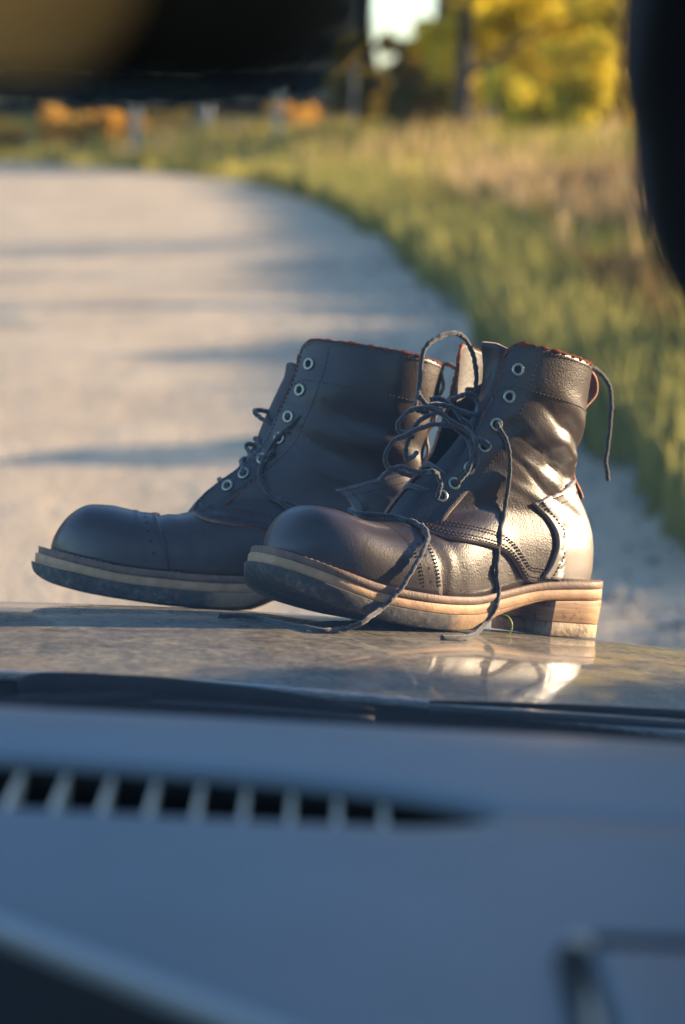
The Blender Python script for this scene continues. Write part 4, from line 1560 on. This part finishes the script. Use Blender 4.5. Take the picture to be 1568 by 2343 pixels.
def fold_left(sgn, a, z, x):
    # soft slouch of the shaft above the ankle
    l1 = z - (.116 + .012 * (a - 1.2))
    l2 = z - (.140 + .016 * (a - 1.2))
    g = np.exp(-((a - 1.0) / 0.9) ** 2)
    e = 0
    for c0, sl, amp, wd in ((.098, .030, .0010, .0022), (.108, .034, -.0012, .0025), (.119, .028, .0009, .0022), (.131, .024, -.0010, .0025), (.146, .020, .0007, .0024)):
        e = e + amp * np.exp(-((z - c0 - sl * (a - 1.3) - .002 * np.sin(a * 6 + c0 * 400)) / wd) ** 2) * np.exp(-((a - 1.4) / .8) ** 2)
    return 0.55 * e + 0.8 * ((-.0030 * np.exp(-(l1 / .009) ** 2) + .0026 * np.exp(-((l1 - .013) / .010) ** 2) - .0020 * np.exp(-(l2 / .009) ** 2)
             + .0014 * np.exp(-((l2 - .013) / .011) ** 2)) * g + 0.0010 * np.sin(z * 90 + a * 2.6) * np.exp(-((z - .13) / .04) ** 2))

def fold_right(sgn, a, z, x):
    # creases of the ankle: two slanting folds that deepen towards the back
    l1 = z - (.118 + .016 * (a - 0.9))
    l2 = z - (.142 + .022 * (a - 0.9))
    l3 = z - (.100 + .004 * (a - 0.9))
    g = np.exp(-((a - .75) / .75) ** 2)
    d = (-.0052 * np.exp(-(l1 / .0095) ** 2) + .0045 * np.exp(-((l1 - .013) / .009) ** 2) - .0032 * np.exp(-(l2 / .008) ** 2)
         + .0025 * np.exp(-((l2 - .012) / .01) ** 2) - .001 * np.exp(-(l3 / .006) ** 2)) * g
    for c0, sl, amp, wd in ((.092, .030, .0010, .0022), (.104, .034, -.0012, .0025), (.111, .030, .0009, .0020), (.124, .028, -.0011, .0024), (.131, .026, .0008, .002), (.150, .020, -.0008, .0026)):
        d = d + amp * np.exp(-((z - c0 - sl * (a - 1.3) - .002 * np.sin(a * 6 + c0 * 400)) / wd) ** 2) * np.exp(-((a - 1.25) / .75) ** 2)
    return d + 0.0006 * np.sin(z * 210 + a * 9) * np.exp(-((z - .12) / .035) ** 2)

# lace paths begin: free ends, loops and knot, in each boot's own coordinates
LACE_R = [
    [(.1477, .0, .1474), (.14, .0, .1488), (.1345, -.0, .152), (.1379, .004, .1605), (.1397, .006, .1692), (.1408, .006, .187), (.1484, .006, .1976), (.1635, .006, .2035), (.1733, .006, .2045), (.1854, .008, .2003), (.1968, .012, .1906), (.203, .014, .1791), (.205, .016, .1692)],
    [(.1406, .004, .1592), (.1406, .0, .1574), (.1461, -.004, .1516), (.1516, -.01, .1473), (.1571, -.016, .1427), (.164, -.02, .1394), (.1781, -.0159, .1354), (.1785, -.028, .1314), (.1838, -.0303, .1288), (.1877, -.0278, .1276)],
    [(.1564, -.004, .1507), (.1461, -.004, .1522), (.1316, -.004, .1502), (.1222, -.002, .1445), (.1192, .0, .1373), (.1239, .002, .1319), (.1304, .004, .1324), (.1425, .01, .1303)],
    [(.1509, -.006, .1481), (.1421, -.006, .1442), (.1347, -.004, .1384), (.1311, -.002, .1295), (.1296, .0, .1203), (.1327, .002, .115), (.1411, .006, .1165), (.148, .01, .12)],
    [(.1729, -.0095, .1363), (.1603, -.014, .1396), (.1496, -.014, .1405), (.1356, -.012, .138), (.1238, -.01, .1309), (.113, -.008, .1239), (.1091, -.006, .1175), (.1095, -.004, .1103), (.1145, -.002, .1055), (.124, -.0, .1046), (.1368, .004, .104), (.1476, .01, .1062)],
    [(.1211, .02, .0977), (.1187, .01, .1021), (.1209, .0, .1059), (.1252, -.008, .105), (.1305, -.016, .1026), (.1347, -.02, .1037), (.1377, -.026, .105), (.147, -.0207, .101), (.1468, -.0229, .0951), (.1455, -.0231, .091), (.1471, -.0197, .0895)],
    [(.1563, -.016, .1417), (.1719, -.0078, .1387), (.1752, -.0148, .1317), (.1707, -.0268, .1195), (.1678, -.0279, .1083), (.1622, -.0263, .1015), (.1626, -.0225, .0999)],
    [(.165, -.016, .1403), (.1762, -.0131, .1382), (.1736, -.0258, .1306), (.1743, -.0283, .1216), (.1737, -.0285, .1149), (.1757, -.0248, .1125)],
    [(.1514, .004, .1572), (.1603, .002, .158), (.1683, -.002, .1542), (.1735, -.01, .1456), (.1781, -.013, .1414), (.1781, -.0151, .1369)],
    [(.1445, .0, .1526), (.1559, -.004, .1546), (.17, -.008, .1529), (.1869, -.006, .1513), (.1971, .002, .1568), (.1968, .008, .1645), (.1859, .008, .1644), (.172, .006, .1591)],
    [(.1924, -.0287, .1457), (.1911, -.0327, .1432), (.1932, -.0348, .1398), (.1985, -.037, .1315), (.2033, -.0363, .1181), (.2044, -.0362, .1029), (.2018, -.037, .0844), (.1942, -.0436, .0659), (.191, -.0446, .0506), (.1905, -.0454, .0391), (.195, -.0435, .0295), (.1905, -.0465, .018), (.1833, -.046, .0067), (.1579, -.064, -.0003), (.1232, -.094, -.0021), (.1007, -.0969, -.0031)],
    [(.0979, .022, .0761), (.0976, .006, .0738), (.1203, -.001, .0738), (.1241, -.0144, .0732), (.1274, -.023, .072), (.127, -.0342, .0677), (.1252, -.0416, .0617), (.1153, -.0506, .0538), (.1066, -.0538, .0446), (.0996, -.0549, .0345), (.0923, -.0558, .0257), (.0851, -.0555, .0174), (.0761, -.0539, .0093), (.0528, -.066, .0021), (.0435, -.0559, -.0037), (.0236, -.0568, -.0049), (.0215, -.0355, -.004), (.0223, -.0098, -.003), (.023, .0165, -.0023), (.0142, .0292, -.0025), (-.0027, .0357, -.0032)],
    [(.2728, .02, .1916), (.2948, .022, .1951), (.3108, .022, .198), (.3248, .022, .1981), (.338, .022, .1952), (.3483, .022, .1887), (.3534, .022, .1791), (.3543, .022, .1612), (.3539, .022, .1415), (.3537, .022, .1285), (.3553, .022, .1162)],
]
LACE_L = [
    [(.1992, -.02, .1422), (.1948, -.014, .1441), (.1828, -.006, .1493), (.1719, -.004, .1514), (.1702, -.008, .149), (.1742, -.012, .1453), (.1831, -.018, .1401), (.1941, -.024, .1344), (.1995, -.0324, .1327)],
    [(.1826, -.012, .119), (.176, -.006, .1216), (.1667, -.002, .1256), (.1644, -.006, .1232), (.1671, -.01, .1182), (.1718, -.018, .1133), (.1778, -.024, .1113)],
    [(.1717, -.002, .1286), (.1748, -.006, .1285), (.1774, -.012, .1245), (.1804, -.02, .1195), (.1851, -.0306, .1132)],
    [(.1948, -.015, .143), (.1995, -.02, .138), (.1973, -.02, .1297), (.1909, -.02, .1228), (.186, -.0304, .1152)],
    [(.208, -.0302, .1458), (.2063, -.0341, .1434), (.1979, -.0319, .1359), (.1903, -.0294, .1276), (.1844, -.0293, .1181), (.1799, -.0304, .1087), (.178, -.0318, .1007), (.1809, -.0335, .0927), (.1865, -.0351, .0859), (.1974, -.0375, .0816), (.2089, -.0389, .0774), (.2212, -.0398, .0717)],
    [(.1802, -.0327, .0985), (.183, -.034, .0915), (.189, -.0361, .0834), (.1985, -.0387, .0787), (.2108, -.04, .0736)],
]
# lace paths end
def bars(s, lo, hi):
    out = []
    for i in range(lo, hi):
        pn, nn = s.eyes[-1][i]
        pf, nf = s.eyes[1][min(i + 1, 6)] if i % 2 else s.eyes[1][i]
        mid = (pn + pf) / 2 + np.array([-.011, 0, .006])
        out.append([pn - nn * .004, pn + nn * .0015 , pn + nn * .003 + (mid - pn) * .25, mid, pf + nf * .003 + (mid - pf) * .25, pf + nf * .0015, pf - nf * .004])
    return out

def laces_left(s):
    return bars(s, 0, 5) + LACE_L

def laces_right(s):
    return bars(s, 0, 2) + LACE_R

cfgL = dict(xb=[.312, .315, .317, .313, .307, .306, .310, .315, .319],
            xe=[.120, .122, .129, .147, .165, .179, .188, .197, .203, .205],
            W=[.034, .0345, .034, .0345, .038, .0425, .044],
            gap=lambda z: .010 + 0 * z, zt=(.190, .2035), xe0=.2, fold=fold_left, crease=.0008, laces=laces_left, tongue_top=.187, tongue_fw=.006, curl=-.0085)
cfgR = dict(xb=[.314, .317, .3155, .305, .295, .288, .291, .292, .293],
            xe=[.118, .120, .127, .142, .157, .170, .179, .188, .193, .195],
            W=[.0355, .0355, .0315, .0325, .038, .0435, .046],
            gap=lambda z: .010 + 0 * z, zt=(.190, .2035), xe0=.2, fold=fold_right, crease=.0010, laces=laces_right, tongue_top=.202, tongue_dx=-.006, tongue_w=.022, tongue_fw=-.016, len=1.03, cap=.019)
bootR = Boot('leather_boot', 'brown leather boot in front, its heel to the right and lit by the sun', math.radians(35), (0.034, 1.975), cfgR)
bootL = Boot('leather_boot', 'brown leather boot behind, seen in shaded profile with its toe at the far left', math.radians(-2), (-0.132, 2.134), cfgL)

# little green sprig caught on the hood under the arch of the front boot
gx, gy = 0.1315, 1.985
gz = float(hood_z(gx, gy))
sp = tube('grass_sprig', [(gx - .001, gy, gz + .0004), (gx + .0012, gy, gz + .005), (gx + .001, gy, gz + .010), (gx - .002, gy + .001, gz + .0145), (gx - .006, gy + .001, gz + .0155)], [.0007, .0008, .0006, .0003], M['sprig'], seg=6)
tag(sp, 'thin bright green grass sprig on the hood under the arch of the front boot', 'sprig')
